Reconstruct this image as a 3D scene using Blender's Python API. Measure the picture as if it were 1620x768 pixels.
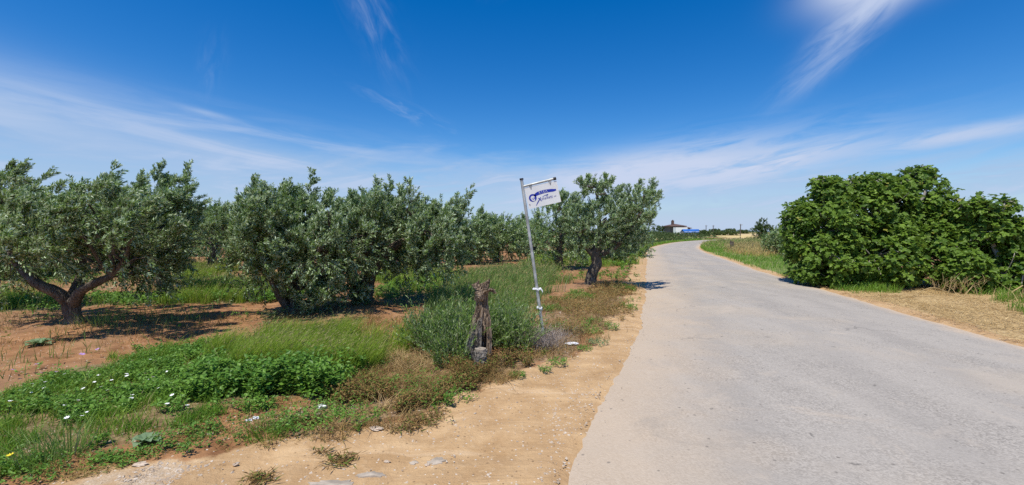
import bpy, math, random
import numpy as np
from mathutils import Vector, Matrix

for o in list(bpy.data.objects):
    bpy.data.objects.remove(o)
SC = bpy.context.scene
COL = SC.collection
R = math.radians
rng = np.random.default_rng(7)
random.seed(7)

# ---------------------------------------------------------------- camera
CAM_H, FPX, CX, CY, PITCH = 1.65, 700.0, 810.0, 384.0, math.atan(18 / 700)
cam_d = bpy.data.cameras.new('camera')
cam_d.sensor_width = 36
cam_d.lens = 36 * FPX / 1620
cam_d.clip_start = 0.05
cam_d.clip_end = 20000
cam = bpy.data.objects.new('camera', cam_d)
COL.objects.link(cam)
cam.location = (0, 0, CAM_H)
cam.rotation_euler = (R(90) - PITCH, 0, 0)
SC.camera = cam

# ---------------------------------------------------------------- light
SUN_DIR = Vector((-0.22, -0.36, 1.0)).normalized()       # towards the sun
SUN_EL = math.asin(SUN_DIR.z)
SUN_AZ = math.atan2(SUN_DIR.x, SUN_DIR.y)
sun_d = bpy.data.lights.new('sun', 'SUN')
sun_d.energy = 5.0
sun_d.angle = R(0.53)
sun_d.color = (1.0, 0.94, 0.83)
sun = bpy.data.objects.new('sun', sun_d)
COL.objects.link(sun)
sun.rotation_euler = SUN_DIR.to_track_quat('Z', 'Y').to_euler()
sun.location = (0, 0, 30)

SC.view_settings.view_transform = 'Standard'
SC.view_settings.look = 'None'
SC.view_settings.exposure = 0.0
SC.view_settings.gamma = 1.0
SC.view_settings.use_curve_mapping = False
SC.render.engine = 'CYCLES'
SC.cycles.max_bounces = 8
SC.cycles.transparent_max_bounces = 8
SC.cycles.use_denoising = False


class NT:
    """small helper for building node trees"""
    def __init__(self, tree):
        self.t = tree
        tree.nodes.clear()

    def n(self, kind, **kw):
        nd = self.t.nodes.new(kind)
        for k, v in kw.items():
            setattr(nd, k, v)
        return nd

    def link(self, a, b):
        self.t.links.new(a, b)

    def put(self, sock, v):
        if isinstance(v, bpy.types.NodeSocket):
            self.link(v, sock)
        elif isinstance(v, (tuple, list)) and len(v) == 3 and sock.type == 'RGBA':
            sock.default_value = (*v, 1)
        else:
            sock.default_value = v

    def m(self, op, a, b=None, c=None, clamp=False):
        nd = self.n('ShaderNodeMath', operation=op, use_clamp=clamp)
        for i, v in enumerate((a, b, c)):
            if v is not None:
                self.put(nd.inputs[i], v)
        return nd.outputs[0]

    def mix(self, f, a, b, blend='MIX'):
        nd = self.n('ShaderNodeMix', data_type='RGBA', blend_type=blend)
        self.put(nd.inputs[0], f)
        self.put(nd.inputs[6], a)
        self.put(nd.inputs[7], b)
        return nd.outputs[2]

    def noise(self, vec, scale, detail=4, rough=0.55, dist=0.0, out=0):
        nd = self.n('ShaderNodeTexNoise')
        if vec is not None:
            self.link(vec, nd.inputs['Vector'])
        nd.inputs['Scale'].default_value = scale
        nd.inputs['Detail'].default_value = detail
        nd.inputs['Roughness'].default_value = rough
        nd.inputs['Distortion'].default_value = dist
        return nd.outputs[out]

    def voro(self, vec, scale, feature='F1', out='Distance', rand=1.0):
        nd = self.n('ShaderNodeTexVoronoi', feature=feature)
        if vec is not None:
            self.link(vec, nd.inputs['Vector'])
        nd.inputs['Scale'].default_value = scale
        nd.inputs['Randomness'].default_value = rand
        return nd.outputs[out]

    def ss(self, v, lo, hi, a=0.0, b=1.0):
        nd = self.n('ShaderNodeMapRange', interpolation_type='SMOOTHSTEP')
        self.put(nd.inputs[0], v)
        for i, x in zip((1, 2, 3, 4), (lo, hi, a, b)):
            self.put(nd.inputs[i], x)
        return nd.outputs[0]

    def attr(self, name):
        return self.n('ShaderNodeAttribute', attribute_name=name).outputs['Fac']


# ---------------------------------------------------------------- sky with cirrus
world = bpy.data.worlds.new('World')
SC.world = world
world.use_nodes = True
W = NT(world.node_tree)
SKY_STRENGTH = 0.1
sky = W.n('ShaderNodeTexSky', sky_type='NISHITA', sun_disc=False)
sky.sun_elevation = SUN_EL
sky.sun_rotation = SUN_AZ
sky.air_density = 1.0
sky.dust_density = 0.3
sky.ozone_density = 4.0
sky.altitude = 50
hs = W.n('ShaderNodeHueSaturation')
hs.inputs['Hue'].default_value = 0.508
hs.inputs['Saturation'].default_value = 1.43
hs.inputs['Value'].default_value = 1.36
W.link(sky.outputs[0], hs.inputs['Color'])
skycol = hs.outputs[0]
tc = W.n('ShaderNodeTexCoord')
sep = W.n('ShaderNodeSeparateXYZ')
nrm = W.n('ShaderNodeVectorMath', operation='NORMALIZE')
W.link(tc.outputs['Generated'], nrm.inputs[0])
W.link(nrm.outputs[0], sep.inputs[0])
AZ = W.m('MULTIPLY', W.m('ARCTAN2', sep.outputs[0], sep.outputs[1]), 57.29578)     # degrees, 0 = +Y, right positive
EL = W.m('MULTIPLY', W.m('ARCSINE', sep.outputs[2]), 57.29578)


def rot_coords(az0, el0, ang):
    a = W.m('SUBTRACT', AZ, az0)
    e = W.m('SUBTRACT', EL, el0)
    c, s = math.cos(R(ang)), math.sin(R(ang))
    p = W.m('ADD', W.m('MULTIPLY', a, c), W.m('MULTIPLY', e, s))
    q = W.m('SUBTRACT', W.m('MULTIPLY', e, c), W.m('MULTIPLY', a, s))
    return p, q


def streak_noise(p, q, fx, fy, seed, detail=6, dist=0.6, rough=0.6):
    cb = W.n('ShaderNodeCombineXYZ')
    W.link(W.m('MULTIPLY', p, fx), cb.inputs[0])
    W.link(W.m('MULTIPLY', q, fy), cb.inputs[1])
    cb.inputs[2].default_value = seed
    return W.noise(cb.outputs[0], 1.0, detail, rough, dist)


def blob(az0, el0, ang, sa, sb, fx, fy, lo, hi, amp, seed, bend=0.0):
    p, q = rot_coords(az0, el0, ang)
    if bend:
        q = W.m('SUBTRACT', q, W.m('MULTIPLY', W.m('MULTIPLY', p, p), bend))
    pp = W.m('DIVIDE', p, sa)
    qq = W.m('DIVIDE', q, sb)
    r2 = W.m('ADD', W.m('MULTIPLY', pp, pp), W.m('MULTIPLY', qq, qq))
    g = W.m('POWER', 2.71828, W.m('MULTIPLY', r2, -1.0))
    nz = W.ss(streak_noise(p, q, fx, fy, seed), lo, hi)
    return W.m('MULTIPLY', W.m('MULTIPLY', g, nz), amp)


# low bank of thin cloud round the horizon, its upper edge torn by slanting noise
p, q = rot_coords(0, 0, -6)
n_edge = streak_noise(p, q, 0.035, 0.11, 3.1, 5, 0.4)
p2, q2 = rot_coords(0, 0, 8)
n_fine = streak_noise(p2, q2, 0.10, 0.55, 9.7, 7, 0.9, 0.62)
top = W.m('ADD', 8.9, W.m('MULTIPLY', W.m('SUBTRACT', n_edge, 0.5), 9.0))
top = W.m('ADD', top, W.m('MULTIPLY', W.m('SUBTRACT', n_fine, 0.5), 5.0))
band = W.ss(W.m('SUBTRACT', top, EL), -1.2, 4.2)
body = W.m('ADD', 0.66, W.m('MULTIPLY', W.ss(n_fine, 0.35, 0.7), 0.30))
band = W.m('MULTIPLY', band, body)
band = W.m('MAXIMUM', band, W.ss(EL, 7.0, 0.5, 0.0, 0.93))
clouds = [
    band,
    blob(-52, 9.8, -7, 20, 3.8, 0.05, 0.25, 0.10, 0.52, 0.85, 1.3),        # veil on the left
    blob(-30, 7.5, -4, 14, 2.4, 0.04, 0.2, 0.10, 0.60, 0.6, 2.9),
    blob(-34.2, 12.3, -9, 2.6, 0.28, 0.3, 0.6, 0.15, 0.5, 0.4, 2.2),       # short bright dash
    blob(-12.5, 14.3, -21, 5.5, 0.8, 0.25, 1.1, 0.42, 0.78, 0.34, 4.5),    # faint dashes
    blob(-17.5, 25.0, -62, 6.0, 1.9, 0.16, 0.5, 0.36, 0.82, 0.36, 6.1),    # wisp at the top
    blob(-34.0, 17.0, 80, 2.6, 1.0, 0.3, 0.9, 0.35, 0.85, 0.16, 7.4),
    blob(40.5, 24.6, 10, 5.0, 2.3, 0.15, 0.35, 0.05, 0.45, 1.6, 8.8),     # bright cloud top right
    blob(38.0, 20.8, 34, 4.5, 1.5, 0.16, 0.6, 0.20, 0.62, 0.7, 2.8),
    blob(35.0, 17.0, 36, 5.0, 1.2, 0.14, 0.6, 0.30, 0.75, 0.45, 5.9),      # its tail
    blob(45.0, 8.6, 4, 6.5, 0.75, 0.15, 0.8, 0.25, 0.6, 0.75, 3.6),        # streak over the fig
    blob(19.0, 7.2, 6, 15, 2.5, 0.10, 0.60, 0.32, 0.60, 1.0, 11.2),
    blob(14.0, 6.9, 5, 10, 1.9, 0.16, 0.7, 0.34, 0.58, 1.0, 15.4),
    blob(29.0, 7.2, 10, 8, 1.2, 0.16, 1.0, 0.40, 0.60, 1.0, 18.4),
    blob(-30.0, 9.0, -5, 22, 2.6, 0.05, 0.40, 0.40, 0.70, 0.55, 21.7),
    blob(-3.0, 8.0, -3, 6, 0.9, 0.16, 0.8, 0.35, 0.7, 0.40, 12.9),
]
WHITE = [7, 10, 11, 12, 13, 14]
# thin cirrus over the rest of the dome, seen outside the frame
p3, q3 = rot_coords(0, 0, 30)
far = W.m('MULTIPLY', W.ss(streak_noise(p3, q3, 0.03, 0.10, 17.0, 6, 0.8), 0.60, 0.85), 0.4)
far = W.m('MULTIPLY', far, W.ss(EL, 26, 34))
clouds.append(far)
tot = clouds[0]
for c in clouds[1:]:
    tot = W.m('SUBTRACT', W.m('ADD', tot, c), W.m('MULTIPLY', tot, c))
tot = W.m('MINIMUM', W.m('MAXIMUM', tot, 0.0), 0.95)
cloudcol = W.mix(W.m('MAXIMUM', W.ss(EL, 8, 20), W.m('MULTIPLY', W.ss(tot, 0.74, 0.97), 0.38)), (3.95, 5.4, 7.8), (6.3, 7.1, 8.9))
white = None
for i_ in WHITE:
    white = clouds[i_] if white is None else W.m('SUBTRACT', W.m('ADD', white, clouds[i_]), W.m('MULTIPLY', white, clouds[i_]))
final = W.mix(tot, skycol, cloudcol)
final = W.mix(W.m('MULTIPLY', W.m('MINIMUM', W.m('MAXIMUM', white, 0.0), 1.0), 0.68), final, (6.3, 6.9, 8.7))
bg = W.n('ShaderNodeBackground')
bg.inputs['Strength'].default_value = SKY_STRENGTH
W.link(final, bg.inputs['Color'])
wo = W.n('ShaderNodeOutputWorld')
W.link(bg.outputs[0], wo.inputs[0])


# ---------------------------------------------------------------- where things stand
def ray(px, py):
    u, v = (px - CX) / FPX, (CY - py) / FPX
    c, s = math.cos(PITCH), math.sin(PITCH)
    return np.array([u, c + v * s, -s + v * c])


def G(px, py, z=0.0):
    """point of the ground seen in that direction of the photograph"""
    r = ray(px, py)
    t = (z - CAM_H) / r[2]
    return np.array([r[0] * t, r[1] * t, z])


def D(px, py, depth):
    """point that many metres in front of the photographer"""
    r = ray(px, py)
    return np.array([0, 0, CAM_H]) + r * (depth / r[1])


def gpoly(pts):
    return np.array([G(*p)[:2] for p in pts])


# ---------------------------------------------------------------- numpy noise
def _hash(ix, iy, seed):
    h = (ix.astype(np.int64) * 374761393 + iy.astype(np.int64) * 668265263 + seed * 974634777) & 0xFFFFFFFF
    h = ((h ^ (h >> 13)) * 1274126177) & 0xFFFFFFFF
    return ((h ^ (h >> 16)) & 0xFFFF) / 65535.0


def vnoise(x, y, seed=0):
    x = np.asarray(x, float); y = np.asarray(y, float)
    ix, iy = np.floor(x), np.floor(y)
    fx, fy = x - ix, y - iy
    fx, fy = fx * fx * (3 - 2 * fx), fy * fy * (3 - 2 * fy)
    a, b = _hash(ix, iy, seed), _hash(ix + 1, iy, seed)
    c, d = _hash(ix, iy + 1, seed), _hash(ix + 1, iy + 1, seed)
    return (a + (b - a) * fx) * (1 - fy) + (c + (d - c) * fx) * fy


def fbm(x, y, seed=0, oct=4):
    v, a, t = 0, 1.0, 0
    for k in range(oct):
        v = v + a * vnoise(x * 2 ** k, y * 2 ** k, seed + k * 17); t += a; a *= 0.5
    return v / t


def inside(P, poly):
    x, y = P[:, 0], P[:, 1]
    r = np.zeros(len(P), bool)
    n = len(poly)
    for i in range(n):
        (x0, y0), (x1, y1) = poly[i], poly[(i + 1) % n]
        c = ((y0 > y) != (y1 > y)) & (x < (x1 - x0) * (y - y0) / (y1 - y0 + 1e-12) + x0)
        r ^= c
    return r


def edge_dist(P, poly, closed=True):
    n = len(poly)
    best = np.full(len(P), 1e9)
    for i in range(n if closed else n - 1):
        a, b = np.array(poly[i]), np.array(poly[(i + 1) % n])
        ab = b - a
        t = np.clip(((P - a) @ ab) / (ab @ ab + 1e-12), 0, 1)
        best = np.minimum(best, np.linalg.norm(P - (a + t[:, None] * ab), axis=1))
    return best


def sstep(x, a, b):
    t = np.clip((x - a) / (b - a), 0, 1)
    return t * t * (3 - 2 * t)


def mask(P, poly, soft=0.25, rough=0.5, seed=1):
    s = np.where(inside(P, poly), 1, -1) * edge_dist(P, poly)
    s = s + (fbm(P[:, 0] * 1.7, P[:, 1] * 1.7, seed) - 0.5) * 2 * rough
    return sstep(s, -soft, soft)


# ---------------------------------------------------------------- the road's edges (metres)
LE = np.array([(-2.2, -12), (-1.3, -5), (-0.5, 0), (0.05, 1.8), (.36, 2.88), (.49, 3.26), (.73, 3.88), (1.08, 4.71), (1.78, 6.38), (3.04, 10.1), (4.16, 13.75), (5.4, 17.8), (7.2, 23.6), (9.6, 31.6),
               (13.4, 42.8), (17.6, 52.5), (23.4, 64), (30, 74.5), (40, 87), (58, 107), (82, 140), (104, 185), (112, 240)], float)
RE = np.array([(4.0, -12), (5.0, -5), (5.9, 0), (6.5, 2.8), (7.3, 6.3), (7.69, 7.8), (8.1, 9.6), (8.9, 12.7), (9.7, 15.9), (10.7, 19.6), (12.1, 24.3), (13.3, 28.2), (15.3, 35),
               (18.2, 43), (21.5, 50.5), (26.8, 61.5), (33, 71), (43.5, 83.5), (62, 103.5), (86.5, 137.5), (108.5, 184), (116.5, 240)], float)


def resample(pts, t, soft=True):
    d = np.r_[0, np.cumsum(np.linalg.norm(np.diff(pts, axis=0), axis=1))]
    # smooth by sampling a Catmull-Rom spline
    out = []
    n = len(pts)
    for u in t:
        s = u * d[-1]
        i = min(np.searchsorted(d, s, side='right') - 1, n - 2)
        f = (s - d[i]) / (d[i + 1] - d[i])
        p0, p1, p2, p3 = pts[max(i - 1, 0)], pts[i], pts[i + 1], pts[min(i + 2, n - 1)]
        m1 = (p2 - p0) / (d[i + 1] - d[max(i - 1, 0)] + 1e-9) * (d[i + 1] - d[i])
        m2 = (p3 - p1) / (d[min(i + 2, n - 1)] - d[i] + 1e-9) * (d[i + 1] - d[i])
        out.append((2 * f**3 - 3 * f**2 + 1) * p1 + (f**3 - 2 * f**2 + f) * m1 + (-2 * f**3 + 3 * f**2) * p2 + (f**3 - f**2) * m2)
    return np.array(out)


TT = np.linspace(0, 1, 1100) ** 1.55
LEs, REs = resample(LE, TT), resample(RE, TT)
road_poly = np.vstack([resample(LE, np.linspace(0, 1, 120) ** 1.5), resample(RE, np.linspace(0, 1, 120) ** 1.5)[::-1]])


def road_sd(P):
    """metres outside the asphalt (negative on it)"""
    d = edge_dist(P, road_poly)
    return np.where(inside(P, road_poly), -d, d)


# zones of the ground, outlined where they lie
Z_SAND = gpoly([(20, 790), (110, 752), (200, 735), (330, 718), (420, 703), (520, 697), (590, 690), (650, 664), (720, 640), (790, 606), (850, 580), (905, 562), (935, 540),
                (965, 510), (985, 470), (993, 440), (1003, 415), (1012, 404), (1040, 404), (1040, 450), (1030, 560), (980, 767), (960, 1200), (500, 2500), (-700, 1500)])
Z_GRASS = gpoly([(-120, 720), (-60, 650), (0, 628), (90, 592), (180, 572), (230, 552), (330, 543), (430, 548), (540, 556), (600, 575), (575, 605), (500, 628), (390, 645), (310, 660), (240, 690),
                 (180, 702), (110, 714), (40, 738), (-60, 765)])
Z_TALL = gpoly([(330, 566), (400, 548), (500, 540), (620, 531), (655, 548), (640, 572), (570, 590), (480, 600), (380, 600), (330, 590)])
Z_LEAFY = gpoly([(275, 612), (330, 588), (420, 580), (520, 590), (568, 596), (548, 622), (512, 626), (430, 624), (380, 638), (300, 644)])
Z_BROWN = gpoly([(555, 622), (585, 590), (640, 565), (700, 575), (780, 590), (840, 568), (800, 596), (730, 628), (680, 648), (620, 668), (560, 690), (470, 700), (390, 702), (400, 675), (480, 655)])
Z_REED = gpoly([(690, 470), (730, 440), (800, 428), (885, 425), (880, 445), (850, 470), (830, 510), (800, 540), (690, 530), (650, 500)])
Z_DRY = gpoly([(820, 560), (835, 520), (860, 480), (920, 462), (1000, 452), (990, 475), (975, 505), (950, 528), (905, 552), (860, 572)])
Z_ROW1 = gpoly([(-200, 505), (-60, 500), (60, 492), (150, 485), (280, 483), (400, 478), (470, 470), (470, 450), (380, 444), (330, 452), (260, 466), (60, 474), (-200, 482)])
Z_ROW2 = gpoly([(270, 446), (340, 440), (365, 430), (350, 420), (280, 424)])
Z_ROW3 = gpoly([(600, 478), (690, 470), (720, 440), (650, 430), (600, 436)])
Z_ROW4 = gpoly([(820, 424), (930, 424), (1000, 420), (1010, 402), (960, 398), (860, 402)])
Z_RGRASS = gpoly([(1098, 391), (1101, 396), (1140, 409), (1200, 427), (1250, 442), (1330, 462), (1330, 440), (1260, 412), (1230, 385), (1200, 378), (1120, 379), (1105, 384)])
Z_RDRY = gpoly([(1150, 398), (1165, 403), (1215, 408), (1250, 404), (1230, 390), (1180, 388), (1150, 390)])
Z_STRAW = gpoly([(1215, 434), (1260, 449), (1320, 466), (1400, 489), (1500, 517), (1640, 556), (2000, 660), (3000, 700), (3000, 500), (1800, 475), (1620, 458), (1450, 445), (1300, 438)])
Z_GOLD = gpoly([(1140, 376.5), (1260, 382), (1500, 385), (1900, 380), (1900, 370), (1140, 370)])
Z_GRAVEL = gpoly([(100, 775), (180, 742), (280, 728), (330, 735), (260, 760), (200, 800)])


def ground_z(x, y):
    x = np.asarray(x, float); y = np.asarray(y, float)
    P = np.c_[x.ravel(), y.ravel()]
    near = np.exp(-(np.hypot(P[:, 0], P[:, 1] - 6) / 45) ** 2)
    z = (fbm(P[:, 0] * 0.8, P[:, 1] * 0.8, 3) - 0.5) * 0.10 + (fbm(P[:, 0] * 3.5, P[:, 1] * 3.5, 5) - 0.5) * 0.035
    z = z * near
    sd = road_sd(P)
    z = z * sstep(sd, 0.0, 1.6)
    wv = (fbm(P[:, 0] * .5, P[:, 1] * .5, 14) - .5) * .9
    for dd_, dep in ((.75, .022), (1.15, .016), (2.35, .025), (2.75, .014)):
        z = z - dep * np.exp(-((sd + wv - dd_) / .09) ** 2) * (P[:, 1] < 9) * near + dep * .6 * np.exp(-((sd + wv - dd_ - .17) / .08) ** 2) * (P[:, 1] < 9) * near
    z = np.where(sd < 0.05, -0.03, z)
    # slight mound round the old stump and the olive boles
    for bx, by, r, h in ((-0.38, 5.35, 0.7, 0.06), (2.4, 13.0, 0.9, 0.1), (-7.4, 7.5, 0.9, 0.1), (-3.1, 9.3, 1.0, 0.1)):
        z = z + h * np.exp(-((P[:, 0] - bx) ** 2 + (P[:, 1] - by) ** 2) / r ** 2)
    return z.reshape(x.shape)


# ---------------------------------------------------------------- objects
OFF = {}


def setp(o, label=None, cat=None, group=None, kind=None):
    if label: o['label'] = label
    if cat: o['category'] = cat
    if group: o['group'] = group
    if kind: o['kind'] = kind
    return o


def thing(name, loc, label, cat, group=None):
    o = bpy.data.objects.new(name, None)
    o.empty_display_size = 0.2
    o.location = Vector([float(v) for v in loc])
    COL.objects.link(o)
    OFF[o] = np.array([float(v) for v in loc])
    return setp(o, label, cat, group)


class Geo:
    def __init__(self):
        self.V, self.F, self.M, self.n = [], [], [], 0

    def add(self, verts, faces, mat=0):
        """verts (n,3); faces: array (m,3) or (m,4) or list of tuples"""
        verts = np.asarray(verts, float).reshape(-1, 3)
        if isinstance(faces, np.ndarray):
            self.F.append((faces + self.n, faces.shape[1], mat))
        else:
            by = {}
            for f in faces:
                by.setdefault(len(f), []).append(f)
            for k, fs in by.items():
                self.F.append((np.array(fs) + self.n, k, mat))
        self.V.append(verts)
        self.n += len(verts)

    def mesh(self, name, mats, off=(0, 0, 0), smooth=False):
        me = bpy.data.meshes.new(name)
        V = np.vstack(self.V) - np.asarray(off)
        me.vertices.add(len(V))
        me.vertices.foreach_set('co', V.astype(np.float32).ravel())
        loops = np.concatenate([f.ravel() for f, k, m in self.F]).astype(np.int32)
        cnt = np.concatenate([np.full(len(f), k) for f, k, m in self.F]).astype(np.int32)
        mi = np.concatenate([np.full(len(f), m) for f, k, m in self.F]).astype(np.int32)
        me.loops.add(len(loops))
        me.loops.foreach_set('vertex_index', loops)
        me.polygons.add(len(cnt))
        me.polygons.foreach_set('loop_start', np.r_[0, np.cumsum(cnt)[:-1]].astype(np.int32))
        me.polygons.foreach_set('material_index', mi)
        for m in mats:
            me.materials.append(m)
        me.update(calc_edges=True)
        me.polygons.foreach_set('use_smooth', np.full(len(cnt), bool(smooth)))
        me.validate()
        return me

    def build(self, name, mats, parent=None, loc=None, smooth=False):
        """one object; under a parent it shares the parent's origin, else its origin is loc"""
        if not isinstance(mats, (list, tuple)): mats = [mats]
        off = OFF[parent] if parent is not None else np.asarray(loc if loc is not None else (0, 0, 0), float)
        o = bpy.data.objects.new(name, self.mesh(name, mats, off, smooth))
        COL.objects.link(o)
        if parent is not None:
            o.parent = parent
        else:
            o.location = Vector([float(v) for v in off])
        OFF[o] = off
        return o


def unit(v):
    v = np.asarray(v, float)
    return v / (np.linalg.norm(v, axis=-1, keepdims=True) + 1e-12)


def tube(g, pts, radii, seg=8, rough=0.0, seed=0, mat=0, cap=True, sub=1):
    pts = np.asarray(pts, float); radii = np.asarray(radii, float)
    if sub > 1:
        t = np.linspace(0, 1, (len(pts) - 1) * sub + 1)
        d = np.r_[0, np.cumsum(np.linalg.norm(np.diff(pts, axis=0), axis=1))]; d = d / d[-1]
        new = resample(pts, t)
        radii = np.interp(t, d, radii); pts = new
    n = len(pts)
    tan = unit(np.gradient(pts, axis=0))
    ref = np.array([0.31, 0.95, 0.05]) if abs(tan[0] @ np.array([0.31, 0.95, 0.05])) < 0.9 else np.array([1.0, 0, 0])
    U = unit(ref - tan[0] * (ref @ tan[0]))
    rings = []
    r0 = np.random.default_rng(seed)
    prof = r0.normal(0, 1, seg)
    ph = np.linspace(0, 2 * np.pi, seg, endpoint=False)
    for i in range(n):
        U = unit(U - tan[i] * (U @ tan[i]))
        Vv = np.cross(tan[i], U)
        prof = prof * 0.8 + r0.normal(0, 0.6, seg)
        rr = radii[i] * (1 + rough * prof)
        rings.append(pts[i] + (np.cos(ph) * rr)[:, None] * U + (np.sin(ph) * rr)[:, None] * Vv)
    V = np.vstack(rings)
    F = []
    a = np.arange(seg); b = (a + 1) % seg
    for i in range(n - 1):
        F.append(np.c_[a + i * seg, b + i * seg, b + (i + 1) * seg, a + (i + 1) * seg])
    g.add(V, np.vstack(F), mat)
    if cap:
        g.add(np.vstack([rings[-1], pts[-1:]]), np.c_[a, b, np.full(seg, seg)], mat)
        g.add(np.vstack([rings[0], pts[:1]]), np.c_[b, a, np.full(seg, seg)], mat)


def box(g, c, s, rot=0.0, mat=0):
    x, y, z = [v / 2 for v in s]
    V = np.array([(-x, -y, -z), (x, -y, -z), (x, y, -z), (-x, y, -z), (-x, -y, z), (x, -y, z), (x, y, z), (-x, y, z)])
    cr, sr = math.cos(rot), math.sin(rot)
    V = V @ np.array([[cr, sr, 0], [-sr, cr, 0], [0, 0, 1]]) + np.asarray(c)
    g.add(V, [(0, 3, 2, 1), (4, 5, 6, 7), (0, 1, 5, 4), (1, 2, 6, 5), (2, 3, 7, 6), (3, 0, 4, 7)], mat)


def leaves(g, P, Dv, N, L, Wd, fold=0.25, mat=0):
    Dv = unit(Dv)
    N = unit(N - Dv * np.sum(N * Dv, axis=1, keepdims=True))
    S = np.cross(Dv, N)
    L = np.asarray(L).reshape(-1, 1) * np.ones((len(P), 1)); Wd = np.asarray(Wd).reshape(-1, 1) * np.ones((len(P), 1))
    mid = P + Dv * L * 0.45 + N * Wd * fold
    V = np.stack([P, mid + S * Wd / 2, P + Dv * L, mid - S * Wd / 2], axis=1).reshape(-1, 3)
    i = np.arange(len(P)) * 4
    F = np.vstack([np.c_[i, i + 1, i + 2], np.c_[i, i + 2, i + 3]])
    g.add(V, F, mat)


def blades(g, P, H, lean, Wd, mat=0, r=None):
    """bent grass blades: P (n,3) feet, H heights, lean (n,2) sideways reach of the tip, Wd widths"""
    r = r or rng
    n = len(P)
    H = np.asarray(H).reshape(-1, 1); Wd = np.asarray(Wd).reshape(-1, 1) * np.ones((n, 1))
    a = r.uniform(0, 2 * np.pi, n)
    S = np.c_[np.cos(a), np.sin(a), np.zeros(n)]
    ln = np.c_[lean, np.zeros(n)]
    up = np.array([[0, 0, 1.0]])
    m = P + up * H * 0.55 + ln * 0.3
    t = P + up * H * 0.97 + ln
    V = np.stack([P - S * Wd / 2, P + S * Wd / 2, m - S * Wd * 0.4, m + S * Wd * 0.4, t], axis=1).reshape(-1, 3)
    i = np.arange(n) * 5
    F = np.vstack([np.c_[i, i + 1, i + 3], np.c_[i, i + 3, i + 2], np.c_[i + 2, i + 3, i + 4]])
    g.add(V, F, mat)


def scatter(poly, n, dens=None, seed=0, r=None, avoid_road=0.0):
    """points of the ground inside an outline, thinned by dens(x,y) in 0..1"""
    r = r or rng
    lo, hi = poly.min(0), poly.max(0)
    out = []
    got = 0
    for _ in range(60):
        P = r.uniform(lo, hi, (max(n, 2000), 2))
        wob = np.minimum(.55, .07 * np.abs(P[:, 1:2]) ** .8) * 2
        Q = P + wob * np.c_[fbm(P[:, 0] * 2.1, P[:, 1] * 2.1, seed + 71) - .5, fbm(P[:, 0] * 2.1, P[:, 1] * 2.1, seed + 72) - .5] * 2
        P = P[inside(Q, poly)]
        if dens is not None:
            P = P[r.uniform(0, 1, len(P)) < dens(P[:, 0], P[:, 1])]
        if avoid_road is not None and len(P):
            P = P[road_sd(P) > avoid_road]
        out.append(P); got += len(P)
        if got >= n: break
    P = np.vstack(out)[:n]
    return np.c_[P, ground_z(P[:, 0], P[:, 1])]


# ---------------------------------------------------------------- materials
def material(name):
    m = bpy.data.materials.new(name)
    m.use_nodes = True
    return m, NT(m.node_tree)


def finish(t, col, rough=0.8, bump=None, bump_s=0.3, spec=0.3, dist=0.02, metal=0.0):
    b = t.n('ShaderNodeBsdfPrincipled')
    t.put(b.inputs['Base Color'], col)
    t.put(b.inputs['Roughness'], rough)
    b.inputs['Specular IOR Level'].default_value = spec
    b.inputs['Metallic'].default_value = metal
    if bump is not None:
        bp = t.n('ShaderNodeBump')
        bp.inputs['Strength'].default_value = bump_s
        bp.inputs['Distance'].default_value = dist
        t.link(bump, bp.inputs['Height'])
        t.link(bp.outputs[0], b.inputs['Normal'])
    o = t.n('ShaderNodeOutputMaterial')
    t.link(b.outputs[0], o.inputs[0])
    return b


def plain(name, col, rough=0.7, var=0.15, scale=20, metal=0.0, spec=0.4, bump=0.1):
    m, t = material(name)
    gco = t.n('ShaderNodeTexCoord').outputs['Object']
    nz = t.noise(gco, scale, 5)
    c = t.mix(t.ss(nz, 0.3, 0.7), tuple(v * (1 - var) for v in col), tuple(min(1, v * (1 + var)) for v in col))
    finish(t, c, rough, nz, bump, spec, 0.01, metal)
    return m


def leaf_material(name, dark, light, back, rough=0.45, trans=0.25, spec=0.45, tcol=None, dead=None, deadp=0.05):
    """two-sided leaf: upper face from dark to light leaf by leaf, its own colour underneath"""
    m, t = material(name)
    ge = t.n('ShaderNodeNewGeometry')
    rnd = ge.outputs['Random Per Island']
    gco = t.n('ShaderNodeTexCoord').outputs['Object']
    big = t.ss(t.noise(gco, 1.6, 2), 0.35, 0.65)
    f = t.m('ADD', t.m('MULTIPLY', rnd, 0.7), t.m('MULTIPLY', big, 0.3))
    c = t.mix(f, dark, light)
    if dead:
        c = t.mix(t.m('GREATER_THAN', t.m('FRACT', t.m('MULTIPLY', rnd, 37.7)), 1 - deadp), c, dead)
    bk = t.mix(f, tuple(v * 0.8 for v in back), tuple(v * 1.15 for v in back))
    c = t.mix(ge.outputs['Backfacing'], c, bk)
    b = t.n('ShaderNodeBsdfPrincipled')
    t.put(b.inputs['Base Color'], c)
    b.inputs['Roughness'].default_value = rough
    b.inputs['Specular IOR Level'].default_value = spec
    tr = t.n('ShaderNodeBsdfTranslucent')
    t.put(tr.inputs['Color'], t.mix(0.6, c, tcol or light))
    mx = t.n('ShaderNodeMixShader')
    mx.inputs[0].default_value = trans
    t.link(b.outputs[0], mx.inputs[1]); t.link(tr.outputs[0], mx.inputs[2])
    o = t.n('ShaderNodeOutputMaterial')
    t.link(mx.outputs[0], o.inputs[0])
    return m


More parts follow.
